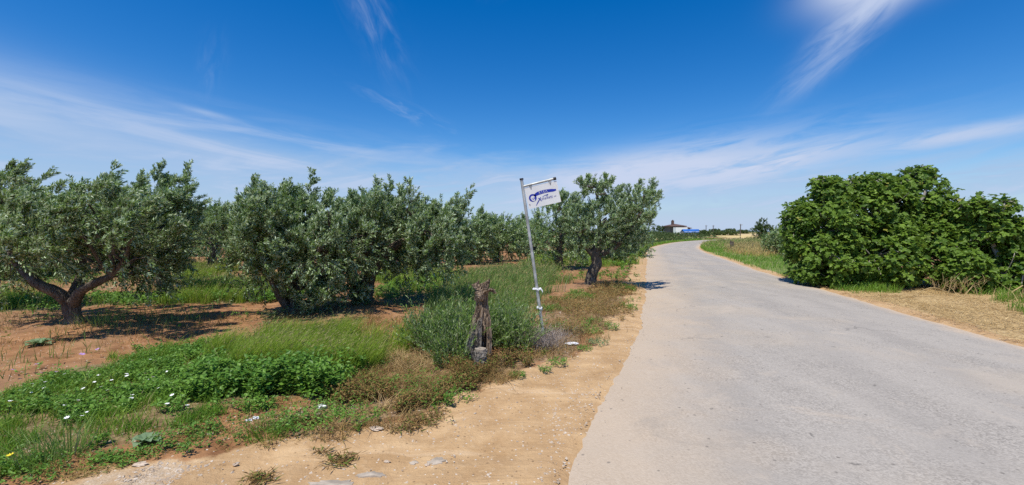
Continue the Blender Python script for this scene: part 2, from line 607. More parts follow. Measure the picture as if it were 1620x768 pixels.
M = {}
M['olive'] = leaf_material('olive_leaf', (.020, .052, .007), (.165, .265, .058), (.42, .53, .30), 0.45, 0.20, 0.25, (.20, .32, .04))
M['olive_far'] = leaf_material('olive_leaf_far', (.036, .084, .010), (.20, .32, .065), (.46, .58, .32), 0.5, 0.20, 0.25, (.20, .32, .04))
M['olive_tip'] = leaf_material('olive_new_lit_leaf', (.060, .125, .020), (.32, .46, .125), (.68, .78, .54), 0.42, 0.28, 0.28, (.22, .34, .05))  # paler new growth, lightened further to paint sunlit tips against the dark crown
M['sucker'] = leaf_material('olive_sucker_leaf', (.040, .100, .010), (.20, .32, .055), (.38, .47, .22), 0.5, 0.28, 0.25, (.14, .25, .05))
M['fig'] = leaf_material('fig_leaf', (.028, .080, .008), (.215, .34, .040), (.16, .24, .06), 0.5, 0.30, 0.3, (.26, .42, .03), (.30, .30, .05), 0.02)
M['shrub'] = leaf_material('shrub_leaf', (.035, .070, .016), (.13, .19, .05), (.12, .17, .06), 0.5, 0.2, 0.35)
M['grass'] = leaf_material('grass_blade', (.075, .185, .016), (.25, .43, .045), (.18, .33, .035), 0.5, 0.35, 0.35, (.24, .42, .05), (.42, .36, .14), 0.06)
M['tallgrass'] = leaf_material('tall_grass_blade', (.13, .25, .018), (.36, .50, .055), (.28, .40, .05), 0.5, 0.35, 0.35, (.36, .46, .07), (.46, .38, .16), 0.12)
M['seed'] = leaf_material('grass_head', (.20, .19, .07), (.42, .37, .15), (.34, .31, .12), 0.6, 0.3, 0.3)
M['weed'] = leaf_material('weed_leaf', (.050, .150, .016), (.20, .37, .045), (.18, .30, .06), 0.5, 0.3, 0.35, (.2, .36, .05))
M['reed'] = leaf_material('meadow_blade', (.095, .20, .030), (.25, .38, .085), (.22, .32, .09), 0.5, 0.35, 0.35, (.28, .42, .08), (.33, .26, .20), 0.10)
M['dry'] = leaf_material('dry_weed', (.17, .095, .035), (.46, .31, .12), (.36, .24, .10), 0.8, 0.2, 0.15, None, (.13, .17, .04), 0.22)
M['drybrown'] = leaf_material('withered_weed', (.10, .060, .022), (.35, .225, .085), (.24, .155, .065), 0.85, 0.15, 0.1, None, (.12, .18, .035), 0.28)
M['straw'] = leaf_material('straw_stalk', (.30, .20, .085), (.66, .50, .25), (.5, .37, .18), 0.75, 0.15, 0.2)
M['greytwig'] = leaf_material('grey_twig', (.22, .18, .15), (.52, .45, .41), (.36, .31, .27), 0.85, 0.0, 0.1)
M['golden'] = leaf_material('golden_grass', (.38, .27, .10), (.66, .50, .22), (.5, .38, .16), 0.7, 0.25, 0.2, None, (.17, .22, .06), 0.12)
M['mallow'] = leaf_material('grey_green_leaf', (.09, .17, .065), (.22, .35, .15), (.2, .3, .15), 0.6, 0.25, 0.3)
M['white'] = plain('white_petal', (.82, .82, .80), 0.7, 0.05)
M['yellow'] = plain('yellow_petal', (.8, .62, .03), 0.7, 0.1)
M['purple'] = plain('purple_petal', (.42, .25, .52), 0.7, 0.1)
M['stem'] = plain('green_stem', (.10, .16, .04), 0.7, 0.2)


def bark(name, a, b, scale=9, stretch=0.3, bs=0.9):
    m, t = material(name)
    gco = t.n('ShaderNodeTexCoord').outputs['Object']
    mp = t.n('ShaderNodeMapping'); mp.inputs['Scale'].default_value = (1, 1, stretch)
    t.link(gco, mp.inputs[0])
    n1 = t.noise(mp.outputs[0], scale * 2.5, 6, 0.65, 0.8)
    n2 = t.noise(gco, scale * 0.4, 3)
    v = t.voro(mp.outputs[0], scale * 2.2, 'DISTANCE_TO_EDGE')
    c = t.mix(t.ss(n1, 0.3, 0.72), a, b)
    c = t.mix(t.ss(n2, 0.42, 0.66, 0, 0.5), c, tuple(v_ * 1.3 for v_ in b))
    h = t.m('ADD', n1, t.m('MULTIPLY', t.ss(v, 0, 0.15), 0.6))
    finish(t, c, 0.9, h, bs, 0.15, 0.03)
    return m


M['bark'] = bark('olive_bark', (.07, .055, .042), (.20, .17, .135))
M['figbark'] = bark('fig_bark', (.22, .20, .17), (.38, .35, .31), 7, 0.6, 0.4)
M['deadwood'] = bark('weathered_wood', (.085, .052, .030), (.38, .29, .205), 10, 0.16, 1.0)
M['deadgrey'] = bark('grey_weathered_wood', (.10, .085, .068), (.32, .285, .24), 12, 0.14, 1.0)
M['brownroot'] = bark('torn_root', (.10, .05, .03), (.30, .19, .11), 12, 0.4, 0.8)
M['cutwood'] = plain('sawn_wood', (.29, .245, .19), 0.9, 0.35, 30)


# ---- ground
gm, t = material('orchard_soil')
pos = t.n('ShaderNodeNewGeometry').outputs['Position']
n_big = t.noise(pos, 0.45, 5, 0.6)
n_mid = t.noise(pos, 2.6, 6, 0.62, 0.3)
n_fin = t.noise(pos, 17, 6, 0.68)
n_grit = t.noise(pos, 85, 3, 0.7)
soil = t.mix(t.ss(n_mid, 0.3, 0.72), (.20, .095, .043), (.42, .225, .108))
soil = t.mix(t.ss(n_big, 0.42, 0.62, 0, 0.5), soil, (.31, .195, .115))
sand = t.mix(t.ss(n_mid, 0.28, 0.74), (.40, .25, .122), (.58, .395, .212))
mps = t.n('ShaderNodeMapping'); mps.inputs['Rotation'].default_value = (0, 0, R(-52)); mps.inputs['Scale'].default_value = (.5, 5.5, 1)
t.link(pos, mps.inputs[0])
n_str = t.noise(mps.outputs[0], 1.0, 6, .65, .4)
sand = t.mix(t.ss(n_str, 0.46, 0.66, 0, 0.55), sand, (.40, .262, .14))
sand = t.mix(t.ss(n_str, 0.46, 0.32, 0, 0.5), sand, (.64, .475, .30))
sand = t.mix(t.ss(n_fin, 0.5, 0.75, 0, 0.45), sand, (.63, .46, .275))
sand = t.mix(t.ss(n_big, 0.5, 0.64, 0, 0.42), sand, (.42, .265, .135))
litter = t.mix(t.ss(n_fin, 0.36, 0.66), (.15, .095, .052), (.36, .25, .145))
strawc = t.mix(t.ss(n_fin, 0.34, 0.68), (.30, .195, .09), (.60, .45, .235))
greenc = t.mix(t.ss(n_fin, 0.35, 0.65), (.10, .085, .038), (.30, .225, .12))
farg = t.mix(t.ss(n_mid, 0.35, 0.65), (.11, .17, .045), (.24, .27, .095))
goldc = t.mix(t.ss(n_mid, 0.3, 0.7), (.46, .34, .14), (.66, .52, .26))
gravel = t.mix(t.ss(n_grit, 0.4, 0.6), (.32, .26, .19), (.60, .52, .42))


def brk(name, amp=0.55):
    """zone mask with a torn edge"""
    a = t.attr(name)
    jitter = t.m('MULTIPLY', t.m('SUBTRACT', n_fin, 0.5), amp)
    jitter = t.m('ADD', jitter, t.m('MULTIPLY', t.m('SUBTRACT', n_mid, 0.5), amp))
    gate = t.m('MULTIPLY', t.m('MULTIPLY', a, t.m('SUBTRACT', 1, a)), 4)
    return t.ss(t.m('ADD', a, t.m('MULTIPLY', jitter, gate)), 0.32, 0.68)


c = soil
c = t.mix(t.m('MULTIPLY', brk('litter'), 0.85), c, litter)
c = t.mix(t.m('MULTIPLY', brk('green'), t.ss(n_mid, 0.25, 0.6, 0.45, 0.95)), c, greenc)
c = t.mix(brk('farground'), c, farg)
c = t.mix(brk('gold'), c, goldc)
c = t.mix(brk('straw'), c, strawc)
c = t.mix(brk('sand'), c, sand)
c = t.mix(t.m('MULTIPLY', brk('gravel'), t.ss(n_mid, 0.35, 0.65, 0, .6)), c, gravel)
# pale grit and small dark crumbs lying in the dirt
cell = t.voro(pos, 34, 'F1', 'Distance')
cellc = t.n('ShaderNodeSeparateColor')
vn = t.n('ShaderNodeTexVoronoi'); vn.inputs['Scale'].default_value = 34
t.link(pos, vn.inputs['Vector']); t.link(vn.outputs['Color'], cellc.inputs[0])
grit = t.m('MULTIPLY', t.m('LESS_THAN', vn.outputs['Distance'], 0.28), t.m('GREATER_THAN', cellc.outputs[0], 0.88))
c = t.mix(t.m('MULTIPLY', grit, 0.75), c, (.70, .62, .52))
crumb = t.m('MULTIPLY', t.m('LESS_THAN', vn.outputs['Distance'], 0.3), t.m('LESS_THAN', cellc.outputs[0], 0.08))
c = t.mix(t.m('MULTIPLY', crumb, 0.6), c, (.14, .085, .05))
h = t.m('ADD', t.m('MULTIPLY', n_mid, 1.4), t.m('ADD', t.m('MULTIPLY', n_fin, 0.7), t.m('MULTIPLY', n_grit, 0.22)))
h = t.m('ADD', h, t.m('MULTIPLY', n_str, 0.9))
h = t.m('ADD', h, t.m('MULTIPLY', grit, 0.2))
finish(t, c, 0.95, h, 0.75, 0.1, 0.035)

# ---- road
rm, t = material('worn_asphalt')
pos = t.n('ShaderNodeNewGeometry').outputs['Position']
ed = t.attr('edge')          # metres from the nearer edge, left side
er = t.attr('edge_right')
n_big = t.noise(pos, 0.35, 4, 0.6)
n_mid = t.noise(pos, 1.7, 6, 0.62, 0.4)
n_fin = t.noise(pos, 28, 4, 0.7)
mpl = t.n('ShaderNodeMapping')
mpl.inputs['Rotation'].default_value = (0, 0, R(16))
mpl.inputs['Scale'].default_value = (0.9, 0.07, 1)
t.link(pos, mpl.inputs[0])
n_long = t.noise(mpl.outputs[0], 1.6, 4, 0.6)
vn = t.n('ShaderNodeTexVoronoi'); vn.inputs['Scale'].default_value = 75
t.link(pos, vn.inputs['Vector'])
sc_ = t.n('ShaderNodeSeparateColor'); t.link(vn.outputs['Color'], sc_.inputs[0])
agg = t.mix(sc_.outputs[0], (.235, .213, .185), (.42, .383, .333))
c = t.mix(t.ss(n_mid, 0.36, 0.64, 0, 0.5), agg, (.365, .332, .288))
c = t.mix(t.ss(n_long, 0.42, 0.62, 0, 0.35), c, (.43, .392, .34))
c = t.mix(t.ss(n_fin, 0.64, 0.74, 0, 0.45), c, (.19, .175, .16))
c = t.mix(t.ss(n_big, 0.48, 0.64, 0, 0.45), c, (.44, .37, .285))
for c0_, w_ in ((1.25, .38), (2.75, .36), (3.9, .36)):
    trk = t.m('ABSOLUTE', t.m('SUBTRACT', t.m('ADD', ed, t.m('MULTIPLY', t.m('SUBTRACT', n_big, .5), .7)), c0_))
    c = t.mix(t.m('MULTIPLY', t.ss(trk, .05, w_, .30, 0), t.ss(n_mid, .3, .6)), c, (.27, .25, .225))
# dust blown in from the verges
dl = t.m('ADD', ed, t.m('MULTIPLY', t.m('SUBTRACT', n_mid, 0.5), 1.3))
c = t.mix(t.ss(dl, 0.0, 1.7, 0.62, 0), c, (.52, .40, .275))
dr = t.m('ADD', er, t.m('MULTIPLY', t.m('SUBTRACT', n_mid, 0.5), 0.8))
c = t.mix(t.ss(dr, 0.0, 0.55, 0.8, 0), c, (.55, .42, .29))
n_blot = t.noise(pos, 0.9, 7, .68, 1.2)
c = t.mix(t.ss(n_blot, 0.56, 0.72, 0, 0.35), c, (.245, .225, .20))
c = t.mix(t.ss(n_blot, 0.44, 0.30, 0, 0.4), c, (.50, .42, .33))
v3 = t.n('ShaderNodeTexVoronoi'); v3.inputs['Scale'].default_value = 13
t.link(pos, v3.inputs['Vector'])
s3 = t.n('ShaderNodeSeparateColor'); t.link(v3.outputs['Color'], s3.inputs[0])
pit = t.m('MULTIPLY', t.ss(v3.outputs['Distance'], .10, .22, 1, 0), t.m('GREATER_THAN', s3.outputs[0], .84))
c = t.mix(t.m('MULTIPLY', pit, .65), c, (.13, .115, .10))
# hairline cracks here and there
wob = t.n('ShaderNodeVectorMath', operation='ADD')
sm = t.n('ShaderNodeVectorMath', operation='SCALE'); sm.inputs['Scale'].default_value = 0.5
t.link(t.noise(pos, 3.0, 5, 0.6, 0, 1), sm.inputs[0])
t.link(pos, wob.inputs[0]); t.link(sm.outputs[0], wob.inputs[1])
vd = t.voro(wob.outputs[0], 0.55, 'DISTANCE_TO_EDGE')
crk = t.m('MULTIPLY', t.ss(vd, 0.002, 0.008, 1, 0), t.ss(t.noise(pos, 0.6, 3), 0.52, 0.64))
c = t.mix(t.m('MULTIPLY', crk, 0.55), c, (.12, .11, .10))
# tar and oil spots
v2 = t.n('ShaderNodeTexVoronoi'); v2.inputs['Scale'].default_value = 3.4
t.link(wob.outputs[0], v2.inputs['Vector'])
s2 = t.n('ShaderNodeSeparateColor'); t.link(v2.outputs['Color'], s2.inputs[0])
spot = t.m('MULTIPLY', t.ss(v2.outputs['Distance'], 0.03, 0.13, 1, 0), t.m('GREATER_THAN', s2.outputs[0], 0.72))
c = t.mix(t.m('MULTIPLY', spot, 0.75), c, (.10, .092, .085))
h = t.m('ADD', t.m('MULTIPLY', vn.outputs['Distance'], -0.8), t.m('MULTIPLY', n_fin, 0.5))
h = t.m('SUBTRACT', h, t.m('MULTIPLY', crk, 0.8))
finish(t, c, 0.88, h, 0.35, 0.2, 0.008)

# ---- sea
sm_, t = material('sea_water')
finish(t, (.05, .11, .17), 0.35, t.noise(t.n('ShaderNodeTexCoord').outputs['Object'], 0.05, 3), 0.2, 0.5)
# ---- far hills, distance haze painted into their blue grey colour
hm, t = material('far_hills')
nn = t.noise(t.n('ShaderNodeTexCoord').outputs['Object'], 0.004, 4)
finish(t, t.mix(nn, (.17, .22, .27), (.24, .29, .33)), 0.95)

# ================================================================ SETTING
def graded(lo, hi, core_lo, core_hi, step, grow=1.13):
    a = list(np.arange(core_lo, core_hi, step))
    s, v = step, a[-1]
    while v < hi:
        s *= grow; v += s; a.append(min(v, hi))
    s, v = step, core_lo
    pre = []
    while v > lo:
        s *= grow; v -= s; pre.append(max(v, lo))
    return np.array(sorted(set(pre + a)))


xs = graded(-2500, 2500, -10, 12, 0.13)
ys = graded(-60, 900, 1.8, 15, 0.11)
X, Y = np.meshgrid(xs, ys)
P2 = np.c_[X.ravel(), Y.ravel()]
Zg = ground_z(X, Y).ravel()
g = Geo()
nx, ny = len(xs), len(ys)
ii = (np.arange(ny - 1)[:, None] * nx + np.arange(nx - 1)[None, :]).ravel()
g.add(np.c_[P2, Zg], np.c_[ii, ii + 1, ii + nx + 1, ii + nx])
ground = g.build('ground', gm, smooth=True)
setp(ground, 'red brown orchard soil with grassy strips and pale sandy verges', kind='structure')


def vattr(o, name, vals):
    a = o.data.attributes.new(name, 'FLOAT', 'POINT')
    a.data.foreach_set('value', np.asarray(vals, np.float32))


sd = road_sd(P2)
m_sand = np.maximum(mask(P2, Z_SAND, 0.22, 0.35, 11), sstep(sd + (fbm(P2[:, 0], P2[:, 1], 8) - .5) * 0.6, 0.55, 0.25))
vattr(ground, 'sand', m_sand)
vattr(ground, 'green', np.max([mask(P2, z, 0.3, 0.4, 20 + i) for i, z in enumerate((Z_GRASS, Z_LEAFY, Z_TALL, Z_REED, Z_ROW1, Z_ROW2, Z_ROW3, Z_ROW4, Z_RGRASS))], axis=0))
vattr(ground, 'litter', np.max([mask(P2, z, 0.3, 0.4, 40 + i) for i, z in enumerate((Z_BROWN, Z_DRY))], axis=0))
vattr(ground, 'straw', np.maximum(mask(P2, Z_STRAW, 0.4, 0.4, 51), 0.9 * mask(P2, Z_RDRY, 0.6, 0.8, 52)))
vattr(ground, 'gold', mask(P2, Z_GOLD, 6, 4, 53))
far_m = sstep(P2[:, 1], 45, 70) * (fbm(P2[:, 0] * .03, P2[:, 1] * .03, 9) > 0.40)
vattr(ground, 'farground', np.maximum(far_m, mask(P2, Z_RGRASS, 0.6, 0.6, 60) * 0.7))
vattr(ground, 'gravel', mask(P2, Z_GRAVEL, 0.25, 0.3, 61))

# road: strip between the two edges, edges nibbled, crown raised a little
NA = 24
g = Geo()
arc = np.r_[0, np.cumsum(np.linalg.norm(np.diff(LEs, axis=0), axis=1))]
jl = (fbm(arc * 0.9, arc * 0, 4, 3) - 0.5) * 0.14 + (fbm(arc * 7, arc * 0, 14, 4) - 0.5) * 0.10
jr = (fbm(arc * 0.9, arc * 0 + 9, 6, 3) - 0.5) * 0.14 + (fbm(arc * 7, arc * 0 + 9, 16, 4) - 0.5) * 0.10
dirv = unit(REs - LEs)
L2, R2 = LEs + dirv * jl[:, None], REs + dirv * jr[:, None]
s = np.linspace(0, 1, NA)
V = L2[:, None, :] * (1 - s)[None, :, None] + R2[:, None, :] * s[None, :, None]
crown = 0.014 + 0.045 * (1 - (2 * s - 1) ** 2)
crown[0] = crown[-1] = -0.02
V3 = np.concatenate([V, np.broadcast_to(crown[None, :, None], (*V.shape[:2], 1))], axis=2).reshape(-1, 3)
ii = (np.arange(len(TT) - 1)[:, None] * NA + np.arange(NA - 1)[None, :]).ravel()
g.add(V3, np.c_[ii, ii + 1, ii + NA + 1, ii + NA])
road = g.build('road', rm, smooth=True)
setp(road, 'pale worn asphalt lane bending away to the right', kind='structure')
wid = np.linalg.norm(R2 - L2, axis=1)
vattr(road, 'edge', (wid[:, None] * s[None, :]).ravel())
vattr(road, 'edge_right', (wid[:, None] * (1 - s)[None, :]).ravel())

g = Geo()
g.add([(-9000, 780, -0.9), (9000, 780, -0.9), (9000, 12000, -0.9), (-9000, 12000, -0.9)], [(0, 1, 2, 3)])
setp(g.build('sea', sm_), 'thin strip of blue sea on the horizon', kind='structure')
g = Geo()
hx = np.linspace(-5000, 5000, 160)
hz = 10 + 26 * fbm(hx * 0.0012, hx * 0, 71, 5)
hz = hz * (0.35 + 0.65 * sstep(np.abs(hx - 900), 200, 2200))
rows = []
for k, (dy, f) in enumerate(((0, -0.1), (150, .55), (400, 1.0), (900, 0.6), (1500, -.1))):
    rows.append(np.c_[hx, 5200 + dy + 200 * np.sin(hx * .001), hz * f - 1.0])
n = len(hx)
i = np.arange(n - 1)
g.add(np.vstack(rows), np.vstack([np.c_[i + k * n, i + 1 + k * n, i + 1 + (k + 1) * n, i + (k + 1) * n] for k in range(4)]))
setp(g.build('hills', hm, smooth=True), 'low hazy blue hills beyond the fields', kind='structure')


# ================================================================ OLIVE TREES
UP = np.array([0, 0, 1.0])


def lobe(px, py, rx, ry, depth, rd=None):
    c = D(px, py, depth)
    cth = depth / math.hypot(depth, c[0])
    rxm = rx * depth / FPX * cth
    return (c, np.array([rxm, rd or rxm, ry * depth / FPX]))


def sprays(g, lobes, n, per, L, Wd, slen, wind, r, up=0.55, shell=0.45, minz=0.12, twigw=0.005, mats=(0, 1), plumes=0):
    """leafy shoots filling the lobes, with some bushy plumes standing up from their tops"""
    w = np.array([np.prod(l[1]) ** .5 for l in lobes]); w = w / w.sum()
    k = r.choice(len(lobes), n, p=w)
    C = np.array([l[0] for l in lobes])[k]
    RR = np.array([l[1] for l in lobes])[k]
    d = unit(r.normal(0, 1, (n, 3)))
    rad = shell + (1 - shell) * np.sqrt(r.uniform(0, 1, (n, 1)))
    P = C + d * RR * rad
    ok = P[:, 2] > minz
    P, d = P[ok], d[ok]
    if plumes:
        kk = r.choice(len(lobes), plumes, p=w)
        dd = unit(np.c_[r.normal(0, .9, (plumes, 2)), r.uniform(-.45, 1.2, plumes)])
        foot = np.array([l[0] for l in lobes])[kk] + dd * np.array([l[1] for l in lobes])[kk] * .9
        ax_ = unit(UP * .9 + dd * .45 + np.asarray(wind) * 1.6 + r.normal(0, .18, (plumes, 3)))
        spire = (r.uniform(0, 1, plumes) < .34) & (dd[:, 2] > .3)
        ax_[spire] = unit(UP * 1.2 + np.asarray(wind) * 2.2 + r.normal(0, .12, (spire.sum(), 3)))
        hl_ = slen * r.uniform(.45, 1.15, (plumes, 1, 1)) * np.where(spire, 1.8, 1)[:, None, None]
        q_ = 11
        tq = r.uniform(0, 1, (plumes, q_, 1))
        side = unit(r.normal(0, 1, (plumes, q_, 3)))
        PP = foot[:, None] + ax_[:, None] * hl_ * tq + side * (.26 * slen * (1 - .75 * tq))
        P = np.vstack([P, PP.reshape(-1, 3)])
        d = np.vstack([d, unit(ax_[:, None] * 1.0 + side * .45).reshape(-1, 3)])
    n = len(P)
    pl = np.zeros(n, bool)
    if plumes: pl[-plumes * 11:] = True
    upw = np.where(d[:, 2:3] < -0.35, -0.15, up)
    sd_ = unit(d * 0.65 + UP * upw + np.asarray(wind) + r.normal(0, 0.32, (n, 3)))
    ln = slen * r.uniform(0.6, 1.35, (n, 1)) * np.where(pl[:, None], .55, 1)
    bend = np.asarray(wind) * 0.35 + np.array([0, 0, -0.12])
    tt = np.tile(np.linspace(0.06, 1.0, per), n).reshape(n, per, 1) + r.uniform(-.03, .03, (n, per, 1))
    pts = P[:, None, :] + sd_[:, None, :] * ln[:, None, :] * tt + bend * (tt ** 2) * ln[:, None, :]
    axis = unit(sd_[:, None, :] + bend * 2 * tt)
    a = r.uniform(0, 2 * np.pi, (n, per, 1))
    rnd = r.normal(0, 1, (n, per, 3))
    perp = unit(rnd - axis * np.sum(rnd * axis, axis=2, keepdims=True))
    ld = unit(axis * 0.75 + perp * 0.75 + np.asarray(wind) * 0.5)
    N = UP * 0.75 + perp * 0.2 + r.normal(0, 0.55, (n, per, 3))
    N = N * np.where(r.uniform(0, 1, (n, per, 1)) < .32, -1, 1)
    taper = 1.05 - 0.45 * np.abs(tt - 0.45)
    Ls = L * r.uniform(0.7, 1.25, (n, per, 1)) * taper
    Ws = Wd * r.uniform(.75, 1.2, (n, per, 1))
    young_lit = pl[:, None] & (tt[:, :, 0] > r.uniform(.15, .75, (n, per)))  # plume tips get the new-growth colour that is lightened as if sunlit
    for sel, mt in ((~young_lit, mats[0]), (young_lit, 2)):
        if sel.any():
            leaves(g, pts[sel], ld[sel], N[sel], Ls[sel][:, 0], Ws[sel][:, 0], 0.2, mt)
    if twigw:
        e = P + sd_ * ln + bend * ln
        m_ = P + sd_ * ln * .5 + bend * ln * .25
        S = unit(np.cross(sd_, r.normal(0, 1, (n, 3)))) * twigw
        V = np.stack([P - S, P + S, m_ - S * .7, m_ + S * .7, e], axis=1).reshape(-1, 3)
        i = np.arange(n) * 5
        g.add(V, np.vstack([np.c_[i, i + 1, i + 3], np.c_[i, i + 3, i + 2], np.c_[i + 2, i + 3, i + 4]]), mats[1])
    return P


def limb_pts(a, b, r, wob=0.12, n=5):
    t = np.linspace(0, 1, n)[:, None]
    p = np.asarray(a) * (1 - t) + np.asarray(b) * t
    p[1:-1] += r.normal(0, wob, (n - 2, 3)) * np.linalg.norm(np.asarray(b) - np.asarray(a)) * 0.5
    p[:, 2] += np.sin(np.pi * t[:, 0]) * 0.08
    return p


def olive(label, boles, lobes, n, per=26, plumes=None, fill=.33, lower=0.0, squash=1.0, deep=0.0, L=.075, Wd=.017, slen=.42, wind=(.22, .03, .05), seed=1, group='olive trees of the grove', twigs=26, mat='olive', limbs=True, up=.55, name='olive_tree', shell=.45, cat='olive tree'):
    """boles: list of (points, radii); lobes fill the crown"""
    lobes = [(c - UP * lower, rr) for c, rr in lobes]
    lobes = [(np.array([c[0], c[1], .45 + (c[2] - .45) * squash]), rr * np.array([1, 1, squash])) for c, rr in lobes]
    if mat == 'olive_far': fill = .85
    if deep:
        eye = np.array([0, 0, CAM_H])
        more = []
        for i, (c, rr) in enumerate(lobes[:9]):
            f = 1 + (deep if i % 2 else -deep) / c[1]
            c2 = eye + (c - eye) * f
            more.append((np.array([c2[0], c2[1], max(c2[2], 1.3)]), rr * np.array([f * .80, .9, f * .78])))
        lobes = lobes + more
    r = np.random.default_rng(seed)
    base = np.array(boles[0][0][0], float)
    base[2] = float(ground_z(base[0], base[1]))
    root = thing(name, base, label, cat, group)
    g = Geo()
    ends = []
    for i, (pts, rad) in enumerate(boles):
        pts = np.array(pts, float)
        if i == 0:
            pts[0, 2] = base[2] - 0.06
        tube(g, pts, rad, 12, 0.10, seed * 7 + i, sub=4)
        ends.append((pts[-1], rad[-1]))
    if limbs:
        for j, (c, rr) in enumerate(lobes):
            e, er = min(ends, key=lambda q_: np.linalg.norm(q_[0] - c))
            p = limb_pts(e, c + UP * rr[2] * .3, r)
            tube(g, p, np.linspace(er * .75, .012, len(p)), 7, 0.08, seed + j, sub=2)
            for _ in range(max(2, twigs // len(lobes))):
                q = p[r.integers(1, len(p) - 1)]
                d = unit(r.normal(0, 1, 3) + UP * .35)
                e2 = c + d * rr * r.uniform(.55, .9)
                if e2[2] > .2:
                    tube(g, limb_pts(q, e2, r, .1, 4), (.018, .012, .008, .003), 4, 0)
    tr = g.build('trunk', M['bark'], root, smooth=True)
    g = Geo()
    sprays(g, lobes, int(n * fill), per, L, Wd, slen, np.array(wind), r, up, shell, plumes=plumes if plumes is not None else int(n * .062))
    g.build('crown', [M[mat], M['bark'], M['olive_tip']], root)
    return root


d = 7.55
olive('nearest olive tree on the left, its dark trunk forking low into two limbs',
      [([D(118, 524, d), D(116, 500, d), D(112, 474, d)], (.14, .115, .125)),
       ([D(112, 480, d), D(88, 464, d - .15), D(58, 449, d - .3), D(20, 410, d - .3)], (.10, .085, .07, .05)),
       ([D(114, 482, d), D(128, 462, d - .15), D(152, 448, d - .3), D(178, 436, d - .3)], (.10, .08, .065, .045)),
       ([D(113, 478, d), D(125, 440, d + .3), D(135, 380, d + .4)], (.09, .07, .04))],
      [lobe(60, 365, 75, 62, d), lobe(140, 365, 85, 66, d), lobe(215, 365, 70, 70, d + .2), lobe(15, 380, 60, 52, d - .2),
       lobe(140, 300, 34, 34, d), lobe(40, 315, 50, 34, d - .2), lobe(205, 315, 35, 34, d + .1), lobe(260, 355, 38, 62, d + .5), lobe(95, 325, 40, 30, d),
       lobe(215, 415, 50, 30, d + .4), lobe(250, 420, 34, 34, d + .5), lobe(10, 425, 40, 24, d + .2), lobe(165, 285, 20, 16, d), lobe(130, 282, 18, 14, d), lobe(252, 312, 16, 24, d + .4), lobe(284, 318, 12, 28, d + .5)],
      3100, 28, L=.078, Wd=.021, deep=.95, lower=.13, squash=.89, seed=3, slen=.30, wind=(.42, .03, .06))
d = 9.0
olive('olive tree cut by the left picture edge, its tip above its neighbour',
      [([D(-60, 480, d), D(-55, 440, d), D(-50, 400, d)], (.17, .13, .11))],
      [lobe(-50, 330, 60, 62, d), lobe(-5, 300, 32, 34, d), lobe(5, 350, 45, 60, d), lobe(-90, 390, 60, 60, d), lobe(8, 272, 22, 14, d)], 620, 28, L=.085, Wd=.024, lower=.1, squash=.95, seed=5, slen=.32, wind=(.5, .03, .05))
d = 11.2
olive('olive tree behind the forked trunk, upright pointed shoots on its right',
      [([D(262, 455, d), D(258, 430, d), D(255, 400, d)], (.18, .14, .12))],
      [lobe(232, 370, 52, 62, d), lobe(268, 370, 42, 68, d), lobe(285, 330, 20, 40, d), lobe(245, 315, 28, 30, d), lobe(290, 395, 22, 45, d), lobe(240, 425, 45, 26, d)], 820, 28, L=.085, Wd=.025, seed=8, slen=.32, wind=(.2, 0, .08), up=.75)
d = 18.5
olive('small rounded olive tree in the gap between two near olives',
      [([D(335, 421, d), D(336, 408, d), D(338, 395, d)], (.19, .15, .12))],
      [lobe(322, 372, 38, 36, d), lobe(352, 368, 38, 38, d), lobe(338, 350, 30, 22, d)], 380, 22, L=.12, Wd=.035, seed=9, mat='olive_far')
d = 8.9
olive('broad multi-stemmed olive tree with leafy shoots down to the ground',
      [([D(470, 505, d), D(468, 478, d), D(462, 440, d)], (.19, .13, .10)),
       ([D(476, 500, d), D(500, 460, d), D(515, 410, d)], (.10, .08, .06)),
       ([D(464, 498, d), D(435, 450, d - .1), D(415, 400, d - .1)], (.10, .08, .05))],
      [lobe(420, 360, 52, 66, d - .2), lobe(480, 360, 62, 72, d), lobe(395, 400, 36, 50, d - .2), lobe(440, 420, 50, 40, d - .3), lobe(505, 405, 48, 50, d - .2),
       lobe(392, 312, 14, 28, d - .1), lobe(430, 302, 14, 24, d - .1), lobe(460, 308, 13, 24, d), lobe(520, 320, 14, 26, d), lobe(482, 312, 32, 28, d), lobe(452, 330, 30, 26, d),
       lobe(478, 462, 30, 36, d - .35, .35), lobe(520, 450, 34, 38, d - .2, .35), lobe(500, 480, 22, 24, d - .3, .3)],
      2800, 28, deep=.8, lower=.10, squash=.89, seed=12, slen=.30, wind=(.14, .02, .06), L=.08, Wd=.023)
d = 9.7
olive('wide olive tree on a thick dark bole, right part overhanging the bare soil',
      [([D(575, 500, d), D(574, 470, d), D(582, 440, d), D(590, 410, d)], (.25, .20, .17, .13)),
       ([D(568, 480, d), D(560, 440, d), D(545, 400, d)], (.14, .10, .07)),
       ([D(588, 430, d), D(610, 400, d), D(660, 370, d)], (.13, .10, .06)),
       ([D(585, 425, d), D(570, 380, d), D(575, 330, d)], (.10, .07, .04))],
      [lobe(575, 355, 52, 60, d), lobe(630, 360, 52, 58, d), lobe(685, 372, 44, 56, d), lobe(720, 365, 22, 42, d + .1), lobe(545, 390, 40, 50, d - .2), lobe(600, 330, 30, 32, d),
       lobe(580, 308, 16, 24, d), lobe(560, 320, 12, 22, d), lobe(645, 312, 15, 24, d), lobe(612, 318, 12, 20, d), lobe(705, 325, 18, 26, d), lobe(732, 330, 12, 22, d + .1), lobe(665, 335, 24, 26, d),
       lobe(690, 410, 42, 24, d), lobe(640, 415, 35, 26, d + .5), lobe(550, 440, 26, 40, d - .35, .35), lobe(556, 470, 20, 24, d - .4, .3)],
      3200, 28, deep=.9, lower=.10, squash=.885, seed=15, slen=.30, wind=(.15, .02, .06), L=.082, Wd=.023)
d = 12.9
